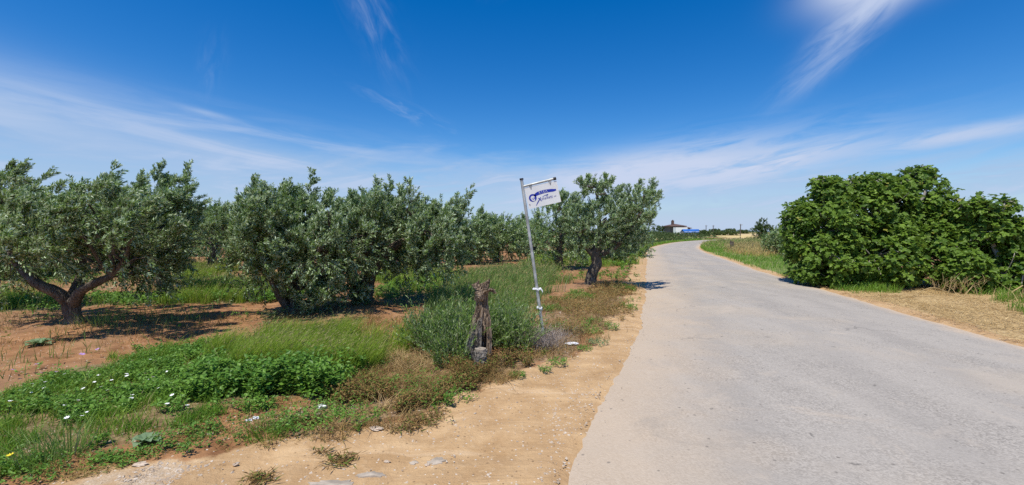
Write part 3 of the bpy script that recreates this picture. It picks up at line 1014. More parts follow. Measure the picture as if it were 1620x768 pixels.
olive('roadside olive tree leaning over the verge with two bright tufts on top',
      [([D(934, 454, d), D(936, 436, d), D(944, 416, d), D(942, 398, d), D(950, 380, d)], (.20, .15, .15, .13, .10)),
       ([D(943, 408, d), D(930, 395, d), D(915, 375, d)], (.09, .07, .05)),
       ([D(945, 405, d), D(975, 390, d), D(1000, 360, d), D(1018, 325, d)], (.10, .07, .05, .03)),
       ([D(950, 385, d), D(948, 345, d), D(944, 310, d)], (.07, .045, .025))],
      [lobe(960, 345, 40, 36, d), lobe(945, 293, 26, 16, d), lobe(930, 284, 14, 9, d), lobe(962, 302, 16, 12, d), lobe(1020, 312, 22, 24, d), lobe(1034, 300, 10, 14, d), lobe(1010, 340, 26, 24, d), lobe(985, 372, 38, 28, d),
       lobe(930, 362, 30, 34, d), lobe(912, 345, 16, 22, d), lobe(985, 325, 24, 20, d), lobe(925, 388, 30, 14, d), lobe(1000, 392, 20, 18, d)],
      1500, 26, deep=.7, lower=.06, squash=.93, seed=18, slen=.28, wind=(.15, .02, .08), L=.085, Wd=.026, up=.7, shell=.35)
d = 19.0
olive('olive tree directly behind the white sign, left of the roadside olive',
      [([D(884, 424, d), D(884, 410, d), D(886, 392, d)], (.20, .16, .13))],
      [lobe(868, 365, 30, 40, d), lobe(900, 358, 28, 40, d), lobe(885, 335, 28, 24, d), lobe(855, 388, 24, 24, d), lobe(910, 385, 22, 26, d)], 520, 24, L=.115, Wd=.033, seed=21, mat='olive_far')
d = 24.0
o_mid = olive('small olive tree left of the sign pole, short dark trunk in view',
      [([D(785, 416, d), D(786, 406, d), D(788, 394, d)], (.19, .15, .12))],
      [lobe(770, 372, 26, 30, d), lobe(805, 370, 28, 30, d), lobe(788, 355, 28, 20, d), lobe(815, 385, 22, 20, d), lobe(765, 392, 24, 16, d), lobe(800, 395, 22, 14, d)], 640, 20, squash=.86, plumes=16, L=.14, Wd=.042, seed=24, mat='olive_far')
d = 22.0
o_mid2 = olive('small olive tree beside the overhanging crown, partly hidden by it',
      [([D(748, 418, d), D(748, 406, d), D(750, 392, d)], (.19, .15, .12))],
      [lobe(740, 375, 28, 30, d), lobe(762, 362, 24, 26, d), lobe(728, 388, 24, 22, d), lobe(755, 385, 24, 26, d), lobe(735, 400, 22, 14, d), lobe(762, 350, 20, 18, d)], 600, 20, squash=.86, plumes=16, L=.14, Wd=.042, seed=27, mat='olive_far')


def copy_thing(src, loc, rotz, scale, label, group=None):
    c = src.copy(); COL.objects.link(c)
    c.location = Vector([float(v) for v in loc]); c.rotation_euler = (0, 0, rotz); c.scale = (scale,) * 3
    c['label'] = label
    if group: c['group'] = group
    for ch in src.children:
        k = ch.copy(); COL.objects.link(k); k.parent = c
    return c


ROW = 'distant olive trees in rows behind the near ones'
shared = 'distant olive tree of the back rows, only bits of crown seen between nearer trees'
for i, (px, dd, src, sc) in enumerate([
        (-10, 15, o_mid, 1.05), (70, 17, o_mid2, 1.0), (160, 19, o_mid, 1.0), (230, 24, o_mid2, 1.0), (300, 29, o_mid, 1.05), (370, 27, o_mid2, 1.0), (420, 20, o_mid, 1.0),
        (520, 20, o_mid2, 1.0), (610, 23, o_mid, 1.05), (670, 20, o_mid2, .95), (705, 30, o_mid, 1.0), (640, 33, o_mid2, 1.0), (560, 31, o_mid, 1.0), (450, 34, o_mid2, 1.0),
        (725, 36, o_mid2, 1.0), (770, 37, o_mid, 1.05), (820, 34, o_mid2, 1.05), (846, 29, o_mid, .95), (905, 33, o_mid2, 1.05)]):
    p = D(px, 366, dd)
    copy_thing(src, (p[0], p[1], ground_z(p[0], p[1])), i * 1.9 + .5, sc, shared, ROW)
for px, dd, src, sc, lab in ((968, 23, o_mid2, .95, 'olive tree just behind the roadside olive, right above the bare verge'), (1000, 29.5, o_mid, .95, 'dark olive tree where the hedge beside the road begins'),
                             (1228, 30, o_mid2, .74, 'grey green olive bush left of the large fig across the road'), (1258, 26, o_mid, .8, 'olive bush pressed against the left flank of the fig tree')):
    p = D(px, 366, dd)
    copy_thing(src, (p[0], p[1], ground_z(p[0], p[1])), px * .7, sc, lab, 'olive trees along the road')

# ================================================================ FIG TREES
FIG = np.array([(0, 0), (.16, -.10), (.34, -.02), (.44, .16), (.33, .26), (.50, .46), (.46, .64), (.24, .56), (.20, .84), (0, 1.02),
                (-.20, .84), (-.24, .56), (-.46, .64), (-.50, .46), (-.33, .26), (-.44, .16), (-.34, -.02), (-.16, -.10)])
FIGV = np.vstack([[(0, .42, .0)], np.c_[FIG, .16 * np.abs(FIG[:, 0]) - .22 * FIG[:, 1] ** 2 + .08 * np.sin(FIG[:, 1] * 9)]])
FIGF = np.array([(0, i, i % 18 + 1) for i in range(1, 19)])
FIGF = FIGF[:, [0, 1, 2]]
leaf_mesh = None


def fig_tree(label, base, lobes, ntips, size, seed, n_stems=0, n_single=300):
    global leaf_mesh
    r = np.random.default_rng(seed)
    root = thing('fig_tree', base, label, 'fig tree', 'fig trees on the far side of the road')
    if leaf_mesh is None:
        gl = Geo(); gl.add(FIGV, FIGF)
        leaf_mesh = gl.mesh('leaf', [M['fig']])
    g = Geo()
    b = np.array(base, float)
    tips = []
    for c, rr in lobes:
        m_ = max(3, int(ntips * np.prod(rr) ** (2 / 3) / sum(np.prod(q[1]) ** (2 / 3) for q in lobes)))
        dd_ = unit(r.normal(0, 1, (m_, 3)) + np.array([-.15, -.3, .1]))
        T = c + dd_ * rr * (.55 + .5 * np.sqrt(r.uniform(0, 1, (m_, 1))))
        hole = .5 * vnoise(T[:, 0] * 2.3 + T[:, 1] * 1.1, T[:, 2] * 2.3 + 3, seed) + .5 * vnoise(T[:, 0] * 4.1 - T[:, 1] * 1.7, T[:, 2] * 4.1, seed + 5)
        ok = (T[:, 2] > .25) & (hole > .40)
        tips.append((T[ok], dd_[ok]))
        for q in range(3):
            e = c + unit(r.normal(0, 1, 3) + UP * .4) * rr * .7
            f0 = b + np.array([r.normal(0, .25), r.normal(0, .25), -.05])
            tube(g, limb_pts(f0, e, r, .14), np.linspace(.085, .022, 5), 7, .08, seed + q, sub=2)
        sel = r.choice(len(T[ok]), min(len(T[ok]), 26), replace=False)
        for q in sel:
            s0 = c + (T[ok][q] - c) * r.uniform(.1, .4)
            tube(g, limb_pts(s0, T[ok][q], r, .1, 4), (.022, .016, .011, .006), 4, 0)
    g.build('trunk', M['figbark'], root, smooth=True)
    for q in range(0 if n_stems == 0 else n_stems):
        c, rr = lobes[q % 2]
        e = c + np.array([r.normal(0, .25), -rr[1] * .92, r.uniform(-.2, .3) * rr[2]])
        f0 = np.array([e[0] + r.normal(0, .35), e[1] + .25, .0])
        g = Geo(); tube(g, limb_pts(f0, e, r, .10, 6), np.linspace(.022, .006, 6), 6, .06, q, sub=2)
        g.build('stem', M['figbark'], root, smooth=True)
    T = np.vstack([q[0] for q in tips]); Dn = np.vstack([q[1] for q in tips])
    per = 7
    a = r.uniform(0, 2 * np.pi, (len(T), 1)) + np.arange(per)[None, :] * 2.4
    grow = unit(Dn * .7 + UP * .75)
    U = unit(np.cross(grow, np.array([.3, .2, .1]))); Vv = np.cross(grow, U)
    out = np.cos(a)[..., None] * U[:, None] + np.sin(a)[..., None] * Vv[:, None]
    k = np.arange(per)[None, :, None] / per
    pos = T[:, None] - grow[:, None] * (k * .20) + out * .07 * (1 + k)
    ax = unit(out * .85 + grow[:, None] * (.45 - .6 * k) - UP * .25 + r.normal(0, .38, out.shape))
    N = unit(grow[:, None] * .6 + UP * .45 + r.normal(0, .45, out.shape))
    pos, ax, N = [v.reshape(-1, 3) for v in (pos, ax, N)]
    N = unit(N - ax * np.sum(ax * N, axis=1, keepdims=True))
    S = np.cross(ax, N)
    sz = size * r.uniform(.45, 1.25, len(pos))
    # the ones nearest the road and the photographer are leaves of their own
    cen = np.mean([q[0] for q in lobes], axis=0)
    toc = unit(np.array([0, 0, CAM_H]) - cen)
    score = (pos - cen) @ toc + r.normal(0, .12, len(pos)) + sz * .5
    order = np.argsort(-score)
    single, rest = order[:n_single], order[n_single:]
    for q in single:
        o = bpy.data.objects.new('leaf', leaf_mesh)
        mat = Matrix(((S[q][0], ax[q][0], N[q][0], 0), (S[q][1], ax[q][1], N[q][1], 0), (S[q][2], ax[q][2], N[q][2], 0), (0, 0, 0, 1)))
        mt = Matrix.Translation(Vector((pos[q] - b).tolist())) @ mat @ Matrix.Scale(float(sz[q]), 4)
        COL.objects.link(o); o.parent = root; o.matrix_local = mt
    g = Geo()
    B = np.stack([S, ax, N], axis=1)[rest] * sz[rest][:, None, None]
    V = pos[rest][:, None, :] + np.einsum('vk,nkj->nvj', FIGV, B)
    F = (FIGF[None] + (np.arange(len(rest)) * len(FIGV))[:, None, None]).reshape(-1, 3)
    g.add(V.reshape(-1, 3), F)
    cr = g.build('crown', M['fig'], root)
    cr['kind'] = 'stuff'
    return root


d = 13.8
fig_tree('huge dense fig tree, a broad dark dome of lobed leaves across the road', (10.9, 14.4, 0),
         [lobe(1300, 365, 62, 62, d, 1.4), lobe(1370, 350, 75, 72, d + .2, 1.5), lobe(1440, 345, 72, 70, d + .3, 1.5), lobe(1300, 410, 55, 46, d - .5, 1.1), lobe(1380, 405, 85, 56, d - .7, 1.2), lobe(1460, 405, 70, 62, d - .6, 1.2),
          lobe(1310, 305, 34, 26, d, .8), lobe(1370, 298, 40, 26, d, .8), lobe(1445, 290, 36, 24, d, .8), lobe(1468, 328, 28, 30, d, .9), lobe(1268, 345, 30, 30, d, .7), lobe(1275, 430, 26, 24, d - .3, .6), lobe(1420, 300, 30, 22, d, .7), lobe(1452, 276, 18, 14, d, .5), lobe(1300, 290, 14, 12, d, .4), lobe(1345, 290, 16, 14, d, .4), lobe(1255, 375, 22, 26, d, .5), lobe(1400, 440, 40, 26, d - .9, .6), lobe(1330, 445, 36, 22, d - .7, .6)],
         3800, .15, 31)
d = 12.3
fig_tree('lower loose fig thicket right of the big dome, at the picture edge', (13.3, 12.6, 0),
         [lobe(1545, 385, 45, 60, d, .9), lobe(1590, 400, 48, 62, d - .2, 1.0), lobe(1535, 330, 24, 26, d, .6), lobe(1565, 325, 24, 20, d, .6), lobe(1620, 385, 36, 38, d, .8), lobe(1645, 425, 50, 48, d, 1.0), lobe(1520, 430, 40, 40, d - .3, .7), lobe(1590, 440, 50, 30, d - .5, .7)],
         1650, .158, 33, 4)

# ================================================================ SHRUBS, HEDGE, FAR TREES
def bush(name, label, cat, base, lobes, n, per, L, Wd, mat, seed, group=None, stems=6, slen=.35, wind=(.1, 0, .05), up=.5):
    r = np.random.default_rng(seed)
    root = thing(name, base, label, cat, group)
    g = Geo()
    for q in range(stems):
        c, rr = lobes[q % len(lobes)]
        f0 = np.array([c[0] + r.normal(0, .1), c[1] + r.normal(0, .1), -.05])
        tube(g, limb_pts(f0, c + r.normal(0, .2, 3) * rr, r, .1, 4), (.05, .04, .03, .015), 5, .05)
    g.build('trunk', M['bark'], root, smooth=True)
    g = Geo()
    sprays(g, lobes, n, per, L, Wd, slen, np.array(wind), r, up, .5, .05, .006)
    g.build('crown', [M[mat], M['bark']], root)
    return root


hl = []
for i in range(16):
    f = i / 15
    yy = 40 + f * 54
    x = np.interp(yy, LE[:, 1], LE[:, 0]) - 2.3 + .3 * math.sin(i * 2.1) - 3.2 * f
    hh = 1.55 - .5 * f + .15 * math.sin(i * 3.7)
    hl.append((np.array([x, yy, hh * .5]), np.array([1.3 + f, 2.4, hh * .52])))
bush('hedge', 'long dark green hedge lining the left side of the bending road', 'hedge', (13.0, 44, 0), hl, 2200, 16, .17, .07, 'shrub', 41, stems=16)
for i, (px, py, dd, w, h_, lab) in enumerate([
        (1046, 368, 210, 26, 3.6, 'dark round tree left of the house with the white wall'), (1114, 371, 150, 9, 1.2, 'dark bush at the right end of the blue roofed shed'), (1131, 368, 240, 18, 2.4, 'dark clump of trees right of the two far utility poles'),
        (1155, 368, 260, 18, 2.6, 'dark clump of trees left of the single utility pole'), (1176, 368, 280, 18, 2.0, 'low dark tree just right of the single utility pole'), (1148, 372, 170, 40, 1.1, 'long low hedge across the far end of the golden field')]):
    p = D(px, 366, dd)
    wm = w * dd / FPX / 2
    ls = [(np.array([p[0] + s_ * wm * .55, p[1], h_ * .5]), np.array([wm * .5, 2, h_ * (.5 - .1 * abs(s_))])) for s_ in (-1, 0, 1)]
    bush('tree', lab, 'tree', (p[0], p[1], 0), ls, 170, 10, .6, .35, 'shrub', 50 + i, 'trees in the far fields', 3, .8)
p = D(1206, 366, 78)
bush('pine_tree', 'dark pointed tree above the olive bush across the road', 'tree', (p[0], p[1], 0),
     [(np.array([p[0], p[1], 2.2]), np.array([.7, .8, 1.5])), (np.array([p[0] - .7, p[1], 1.5]), np.array([.9, .8, .9])), (np.array([p[0] + .9, p[1], 1.5]), np.array([.9, .8, 1.0]))], 260, 14, .3, .12, 'shrub', 60, None, 3, .5)
# long far tree line and hedgerows closing the horizon
r = np.random.default_rng(66)
g = Geo()
fl = []
for i in range(150):
    x = -1100 + i * 15 + r.normal(0, 5)
    yy = 430 + r.normal(0, 90)
    if 120 < x < 300 and i % 3: continue
    hh = r.uniform(.5, 1.5)
    fl.append((np.array([x, yy, hh * .45]), np.array([r.uniform(6, 12), 5, hh * .55])))
sprays(g, fl, 5200, 6, .9, .5, .7, np.array([.1, 0, 0]), r, .4, .5, .05, 0)
setp(g.build('tree_line', [M['shrub'], M['bark']]), 'far off line of hedges and trees below the horizon', 'tree line', kind='stuff')

# ================================================================ HOUSE, SHED, POLES
M['wallwhite'] = plain('white_render', (.88, .87, .85), .8, .03, .5)
M['walldark'] = plain('dark_brick', (.22, .16, .14), .9, .15, 1)  # dark brown walls beside the white front
M['roofbrown'] = plain('brown_roof_tile', (.12, .075, .062), .8, .2, 1.5)
M['blueroof'] = plain('blue_sheeting', (.03, .13, .42), .5, .15, .6)
M['darkwin'] = plain('dark_window', (.03, .035, .045), .2, .1, 1)
M['polewood'] = plain('creosoted_pole', (.10, .085, .075), .85, .2, 3)


def hip(g, cx, cy, z, w, d_, h_, ov, mat=0):
    a, b = w / 2 + ov, d_ / 2 + ov
    rl = max(w / 2 - d_ / 2, .3)
    V = [(cx - a, cy - b, z), (cx + a, cy - b, z), (cx + a, cy + b, z), (cx - a, cy + b, z), (cx - rl, cy, z + h_), (cx + rl, cy, z + h_),
         (cx - a, cy - b, z - .25), (cx + a, cy - b, z - .25), (cx + a, cy + b, z - .25), (cx - a, cy + b, z - .25)]
    g.add(V, [(0, 1, 5, 4), (1, 2, 5), (2, 3, 4, 5), (3, 0, 4), (6, 7, 1, 0), (7, 8, 2, 1), (8, 9, 3, 2), (9, 6, 0, 3), (9, 8, 7, 6)], mat)


hd = 200
pc = D(1070, 366, hd)
root = thing('house', (pc[0], hd, 0), 'far white walled house with dark brown hipped roof and chimney', 'house')
k = hd / FPX
g = Geo(); box(g, (pc[0] + .4, hd + 4, 2.0), (22 * k, 8, 4.0)); g.build('side_wall', M['walldark'], root)
g = Geo(); box(g, (D(1071.5, 366, hd)[0], hd - 3.6, 1.65), (18 * k, 3.2, 3.3)); g.build('wall', M['wallwhite'], root)
g = Geo(); hip(g, pc[0] + .3, hd + 3.5, 4.0, 24 * k, 8, 1.0, .6); rf = g.build('roof', M['roofbrown'], root)
g = Geo(); box(g, (D(1066.5, 366, hd)[0], hd + 2, 5.5), (1.0, 1.0, 1.9)); box(g, (D(1066.5, 366, hd)[0], hd + 2, 6.5), (.5, .5, .5)); g.build('chimney', M['roofbrown'], rf)
g = Geo(); box(g, (D(1087, 366, hd)[0], hd + 5, 1.5), (16 * k, 6, 3.0)); g.build('annex_wall', M['walldark'], root)
g = Geo(); hip(g, D(1087, 366, hd)[0], hd + 5, 3.1, 15 * k, 6, .95, .6); g.build('annex_roof', M['roofbrown'], root)

sdp = 160
k = sdp / FPX
pc = D(1096, 366, sdp)
root = thing('shed', (pc[0], sdp, 0), 'low shed with bright blue sheet roof in front of the house', 'shed')
g = Geo(); box(g, (pc[0], sdp + 2, .75), (25 * k, 3.6, 1.5)); g.build('wall', M['wallwhite'], root)
g = Geo()
V = []
for yy, zz in ((sdp - .2, 1.15), (sdp + 2, 2.35), (sdp + 4.2, 1.15)):
    V += [(pc[0] - 13.5 * k, yy, zz), (pc[0] + 13 * k, yy, zz)]
V += [(x, y, z - .12) for x, y, z in V]
g.add(V, [(0, 1, 3, 2), (2, 3, 5, 4), (7, 6, 8, 9), (9, 8, 10, 11), (6, 7, 1, 0), (4, 5, 11, 10), (0, 2, 8, 6), (2, 4, 10, 8), (7, 9, 3, 1), (9, 11, 5, 3)])
g.build('roof', M['blueroof'], root)
g = Geo(); box(g, (pc[0] + 8 * k, sdp + .12, .6), (1.1, .1, 1.2)); g.build('door', M['darkwin'], root)


def util_pole(px, dd, top_py, label, lean=0):
    p = D(px, 366, dd)
    H = D(px, top_py, dd)[2]
    root = thing('utility_pole', (p[0], dd, 0), label, 'utility pole', 'utility poles in the fields')
    g = Geo(); tube(g, [(p[0], dd, -.3), (p[0] + lean * .5, dd, H * .5), (p[0] + lean, dd, H)], (.17, .15, .12), 8); g.build('shaft', M['polewood'], root, smooth=True)
    g = Geo(); box(g, (p[0] + lean, dd - .2, H - .35), (1.1, .1, .12)); ca = g.build('crossarm', M['polewood'], root)
    for s_ in (-.45, 0, .45):
        g = Geo(); tube(g, [(p[0] + lean + s_, dd - .2, H - .29), (p[0] + lean + s_, dd - .2, H - .12)], (.05, .04), 6); g.build('insulator', M['wallwhite'], ca)


util_pole(1117, 195, 356.5, 'utility pole just right of the blue roofed shed')
util_pole(1128.3, 185, 356.5, 'second utility pole from the shed, at the far road bend')
util_pole(1171, 150, 354.5, 'lone utility pole in the golden field', .15)

# old wooden post and stick in the grass right of the road
p = G(1158, 397)
root = thing('wooden_post', (p[0], p[1], 0), 'stubby dark wooden post in the grass across the road', 'post')
g = Geo(); tube(g, [(p[0], p[1], -.1), (p[0] + .01, p[1], .35), (p[0] - .01, p[1], .78)], (.17, .16, .15), 8, .1, 3); g.build('shaft', M['bark'], root, smooth=False)
g = Geo(); tube(g, [(p[0] - .13, p[1] - .03, .5), (p[0] - .14, p[1], .88)], (.06, .05), 6, .1, 4); g.build('splinter', M['bark'], root)
p = G(1185, 398)
g = Geo(); tube(g, [(p[0], p[1], -.05), (p[0] + .25, p[1], .35), (p[0] + .32, p[1], .72)], (.03, .025, .015), 5, .1, 3)
setp(g.build('stick', M['bark'], loc=(p[0], p[1], 0)), 'thin leaning stick in dry grass right of the dark post', 'stick')

# ================================================================ SIGN
SD = 6.28
M['galv'] = plain('galvanised_steel', (.46, .47, .44), .55, .30, 9, .4, .4)
M['lime'] = plain('lichen_stained_steel', (.52, .50, .36), .7, .15, 18)
M['board'] = plain('white_sign_enamel', (.74, .75, .73), .65, .04, 6, 0, .2)
M['blue'] = plain('blue_print', (.012, .028, .34), .4, .08, 10)
M['black'] = plain('black_rubber', (.02, .02, .022), .6, .1, 10)
M['ribbon'] = plain('white_cloth', (.82, .83, .84), .8, .06, 30)
sb = D(862, 552, SD)
sroot = thing('sign_post', (sb[0], sb[1], 0), 'white blue lettered bus sign hanging from a leaning grey pole', 'sign')
g = Geo()
tube(g, [D(863, 556, SD), D(858, 520, SD), D(854, 490, SD)], (.024, .023, .022), 14)
tube(g, [D(854, 490, SD), D(843, 410, SD), D(825.2, 284.5, SD)], (.022, .022, .021), 14)
g.build('pole', [M['galv']], sroot, smooth=True)
g = Geo(); tube(g, [D(825.2, 285, SD), D(824.9, 282.6, SD)], (.028, .028), 14); g.build('pole_cap', M['black'], sroot)
A0, A1 = D(827, 295.6, SD), D(876, 283.4, SD)
g = Geo(); tube(g, [A0, A1], (.017, .017), 12); g.build('arm', M['galv'], sroot, smooth=True)
g = Geo(); tube(g, [A1 - (A1 - A0) * .015, A1 + (A1 - A0) * .075], (.022, .022), 12); g.build('arm_cap', M['black'], sroot)
# board frame: TL corner, right and down unit vectors
TL, TRc, BLc = D(829.2, 298, SD), D(880.2, 286.2, SD), D(836, 331.5, SD)
ex = unit(TRc - TL); bw = np.linalg.norm(TRc - TL)
ez = unit((BLc - TL) - ex * ((BLc - TL) @ ex)); bh = np.linalg.norm(BLc - TL)
FR = np.cross(ez, ex)
FR = FR if FR[1] < 0 else -FR


def bp(a, b, off=0.0):
    return TL + ex * (a * bw) + ez * (b * bh) + FR * off


def slab(g, outline, o0, o1, mat=0):
    """flat polygon (a,b) pairs with a little thickness in front of the board"""
    n_ = len(outline)
    area = sum(outline[i][0] * outline[(i + 1) % n_][1] - outline[(i + 1) % n_][0] * outline[i][1] for i in range(n_))
    if area > 0: outline = outline[::-1]
    V = [bp(a, b, o1) for a, b in outline] + [bp(a, b, o0) for a, b in outline]
    g.add(V, [tuple(range(n_))] + [tuple(range(2 * n_ - 1, n_ - 1, -1))] + [(i + n_, (i + 1) % n_ + n_, (i + 1) % n_, i) for i in range(n_)], mat)


def stroke(g, pts, w, o0=.0062, o1=.0072, mat=0):
    """brush stroke through (a,b) points; w widths in board widths"""
    P_ = resample(np.array(pts, float), np.linspace(0, 1, len(pts) * 5))
    w_ = np.interp(np.linspace(0, 1, len(P_)), np.linspace(0, 1, len(w)), w)
    q = P_ * np.array([bw, bh])
    tn = unit(np.gradient(q, axis=0)); nn_ = np.c_[-tn[:, 1], tn[:, 0]] * (w_ * bw)[:, None] / 2
    Lf, Rt = (q + nn_) / (bw, bh), (q - nn_) / (bw, bh)
    m_ = len(q)
    V = [bp(a, b, o1) for a, b in Lf] + [bp(a, b, o1) for a, b in Rt]
    F = np.array([(i, i + 1, i + 1 + m_, i + m_) for i in range(m_ - 1)])
    g.add(np.array(V), F, mat)


g = Geo(); slab(g, [(0, 0), (1, 0), (1, 1), (0, 1)], -.006, .006); board = g.build('board', M['board'], sroot)
asp = bw / bh


def circ(a, b, r_, n_=28, a0=0, a1=360):
    return [(a + r_ * math.cos(R(a0 + (a1 - a0) * i / n_)), b + r_ * asp * math.sin(R(a0 + (a1 - a0) * i / n_))) for i in range(n_ + (0 if a1 - a0 == 360 else 1))]


g = Geo()
LC = (.188, .53)
stroke(g, circ(*LC, .092, 36, 0, 359), (.05, .05))                    # wheel rim
slab(g, circ(LC[0], LC[1], .085, 24, 0, 180), .0060, .0070)              # its lower half filled
g.build('emblem', M['blue'], board)
g = Geo()
stroke(g, [(LC[0] - .055, LC[1] + .0), (LC[0] - .02, LC[1] + .10), (LC[0] + .03, LC[1] + .14), (LC[0] + .045, LC[1] + .05)], (.030, .034, .034, .022), 0, .0084)
stroke(g, [(LC[0] - .01, LC[1] - .03), (LC[0] + .012, LC[1] + .06)], (.026, .03), 0, .0084)
g.build('emblem_bar', M['board'], board)
g = Geo()
stroke(g, [(.25, .46), (.33, .40), (.45, .37), (.60, .362), (.75, .378), (.85, .40), (.93, .40)], (.07, .10, .10, .10, .09, .085, .05))
g.build('banner', M['blue'], board)
g = Geo()
stroke(g, [(.345, .60), (.40, .66), (.41, .74), (.445, .76)], (.016, .026, .022, .012), 0, .0074)       # X, first leg
stroke(g, [(.425, .58), (.375, .67), (.30, .80), (.235, .92)], (.018, .028, .026, .010), 0, .0078)       # X, long tail
stroke(g, [(.47, .59), (.56, .545), (.66, .53), (.60, .585), (.585, .60)], (.006, .014, .016, .02, .006), 0, .0074)  # flourish
g.build('flourish', M['blue'], board)


def text_mesh(body, size, shear=0.0, spacing=1.0):
    cu = bpy.data.curves.new('lettering', 'FONT')
    cu.body = body; cu.size = size; cu.shear = shear; cu.space_character = spacing
    cu.resolution_u = 3; cu.extrude = .0004
    o = bpy.data.objects.new('lettering_source', cu)
    COL.objects.link(o)
    dg = bpy.context.evaluated_depsgraph_get()
    me = bpy.data.meshes.new_from_object(o.evaluated_get(dg))
    bpy.data.objects.remove(o); bpy.data.curves.remove(cu)
    return me


def lettering(name, body, a, b, width, mat, bold=1.0, shear=0.0, rise=0.0, off=.0078, hscale=1.0):
    """text whose baseline starts at (a,b), fitted to a width in board widths"""
    me = text_mesh(body, .1, shear)
    n_ = len(me.vertices)
    V = np.zeros(n_ * 3, np.float32); me.vertices.foreach_get('co', V); V = V.reshape(-1, 3)
    V[:, 0] -= V[:, 0].min()
    f = width * bw / V[:, 0].max()
    W3 = TL + ex * (a * bw) + ez * (b * bh)
    ca, sa = math.cos(rise), math.sin(rise)
    x, y = V[:, 0] * f, V[:, 1] * f * hscale
    xx, yy = x * ca - y * sa, x * sa + y * ca
    Wv = W3 + xx[:, None] * ex - yy[:, None] * ez + (off + V[:, 2:3]) * FR - OFF[board]
    me.vertices.foreach_set('co', Wv.astype(np.float32).ravel()); me.update()
    me.materials.clear(); me.materials.append(mat)
    me.name = name
    o = bpy.data.objects.new(name, me); COL.objects.link(o); o.parent = board
    OFF[o] = OFF[board]
    return o


lettering('lettering', 'Κ.Τ.Ε.Λ.', .405, .415, .27, M['board'], rise=.03, off=.0082, hscale=1.1)
lettering('lettering', 'αλκιδικής', .435, .715, .355, M['blue'], shear=.35, off=.0078, hscale=1.25)
lettering('lettering', 'Α.Ε.', .82, .705, .075, M['blue'], shear=.2, off=.0078)
for a in (.20, .80):
    g = Geo(); slab(g, [(a - .05, -.055), (a + .05, -.055), (a + .035, .03), (a - .035, .03)], -.011, .009); g.build('bracket', M['galv'], sroot)
    g = Geo(); tube(g, [bp(a, .08, .004), bp(a, .08, .012)], (.007, .007), 8); g.build('bolt', M['black'], sroot)
g = Geo(); tube(g, [bp(.055, .80, .004), bp(.055, .80, .012)], (.006, .006), 8); g.build('bolt', M['black'], sroot)


def ribbon(py, wraps, tails, label):
    c0 = D(843 + (py - 410) * .136, py, SD)
    c0[0] += .003
    g = Geo()
    for j in range(wraps):
        z0 = c0[2] + (j - wraps / 2) * .014
        ring = [(c0[0] + .030 * math.cos(u), c0[1] + .030 * math.sin(u), z0 + .006 * math.sin(u * 2 + j)) for u in np.linspace(0, 2 * np.pi, 14)]
        tube(g, ring, [.006 + .002 * math.sin(i * 2.0 + j) for i in range(14)], 6, .15, j)
    for tl in tails:
        P_ = np.array([c0 + np.array(q) * .85 for q in tl])
        Wd_ = np.array([0, .004, .013])
        g.add(np.vstack([P_ - Wd_, P_ + Wd_]), np.array([(i, i + 1, i + 1 + len(P_), i + len(P_)) for i in range(len(P_) - 1)]))
    setp(g.build('cloth_strip', M['ribbon'], loc=c0), label, 'cloth strip', 'cloth strips tied to the sign pole')


ribbon(457, 2, [[(.03, -.03, 0), (.06, -.04, .012), (.075, -.04, -.02), (.082, -.04, -.09)], [(-.03, -.02, 0), (-.06, -.03, .006), (-.075, -.03, -.004)], [(.03, -.035, .005), (.075, -.03, -.01), (.095, -.03, -.05)]],
       'white cloth strip with fluttering tails, tied higher on the sign pole')
ribbon(487, 2, [[(-.02, -.03, .01), (-.04, -.035, .02), (-.05, -.03, .005)], [(.02, -.03, -.005), (.035, -.035, -.02), (.04, -.03, -.04)]], 'small knotted white cloth, tied lower on the sign pole')

# ================================================================ OLD STUMP WITH SUCKERS
sd0 = 5.27
sroot = thing('tree_stump', (G(760, 585)[0], G(760, 585)[1], 0), 'gnarled dead olive stump, tall and grey brown with broken top', 'stump')


def fibrous(g, pts, radii, seed, seg=38, amp=.30):
    """a bole split into upright ribs"""
    pts = np.asarray(pts, float)
    r_ = np.random.default_rng(seed)
    t_ = np.linspace(0, 1, 26)
    d_ = np.r_[0, np.cumsum(np.linalg.norm(np.diff(pts, axis=0), axis=1))]; d_ /= d_[-1]
    c_ = resample(pts, t_); rad = np.interp(t_, d_, radii)
    ph = np.linspace(0, 2 * np.pi, seg, endpoint=False)
    prof = r_.normal(0, 1, seg)
    V = []
    for i in range(len(t_)):
        prof = prof * .95 + r_.normal(0, .26, seg)
        rr = rad[i] * (1 + amp * np.clip(prof, -1.8, 1.8))
        tw = ph + t_[i] * .5
        V.append(np.c_[c_[i][0] + rr * np.cos(tw), c_[i][1] + rr * np.sin(tw), c_[i][2] + r_.normal(0, .006, seg)])
    V = np.vstack(V + [c_[-1:] + np.array([[0, 0, .02]])])
    a_ = np.arange(seg); b_ = (a_ + 1) % seg
    F = np.vstack([np.c_[a_ + i * seg, b_ + i * seg, b_ + (i + 1) * seg, a_ + (i + 1) * seg] for i in range(len(t_) - 1)])
    g.add(V, F)
    n_ = (len(t_) - 1) * seg
    g.add(V[n_:], np.c_[a_, b_, np.full(seg, seg)])


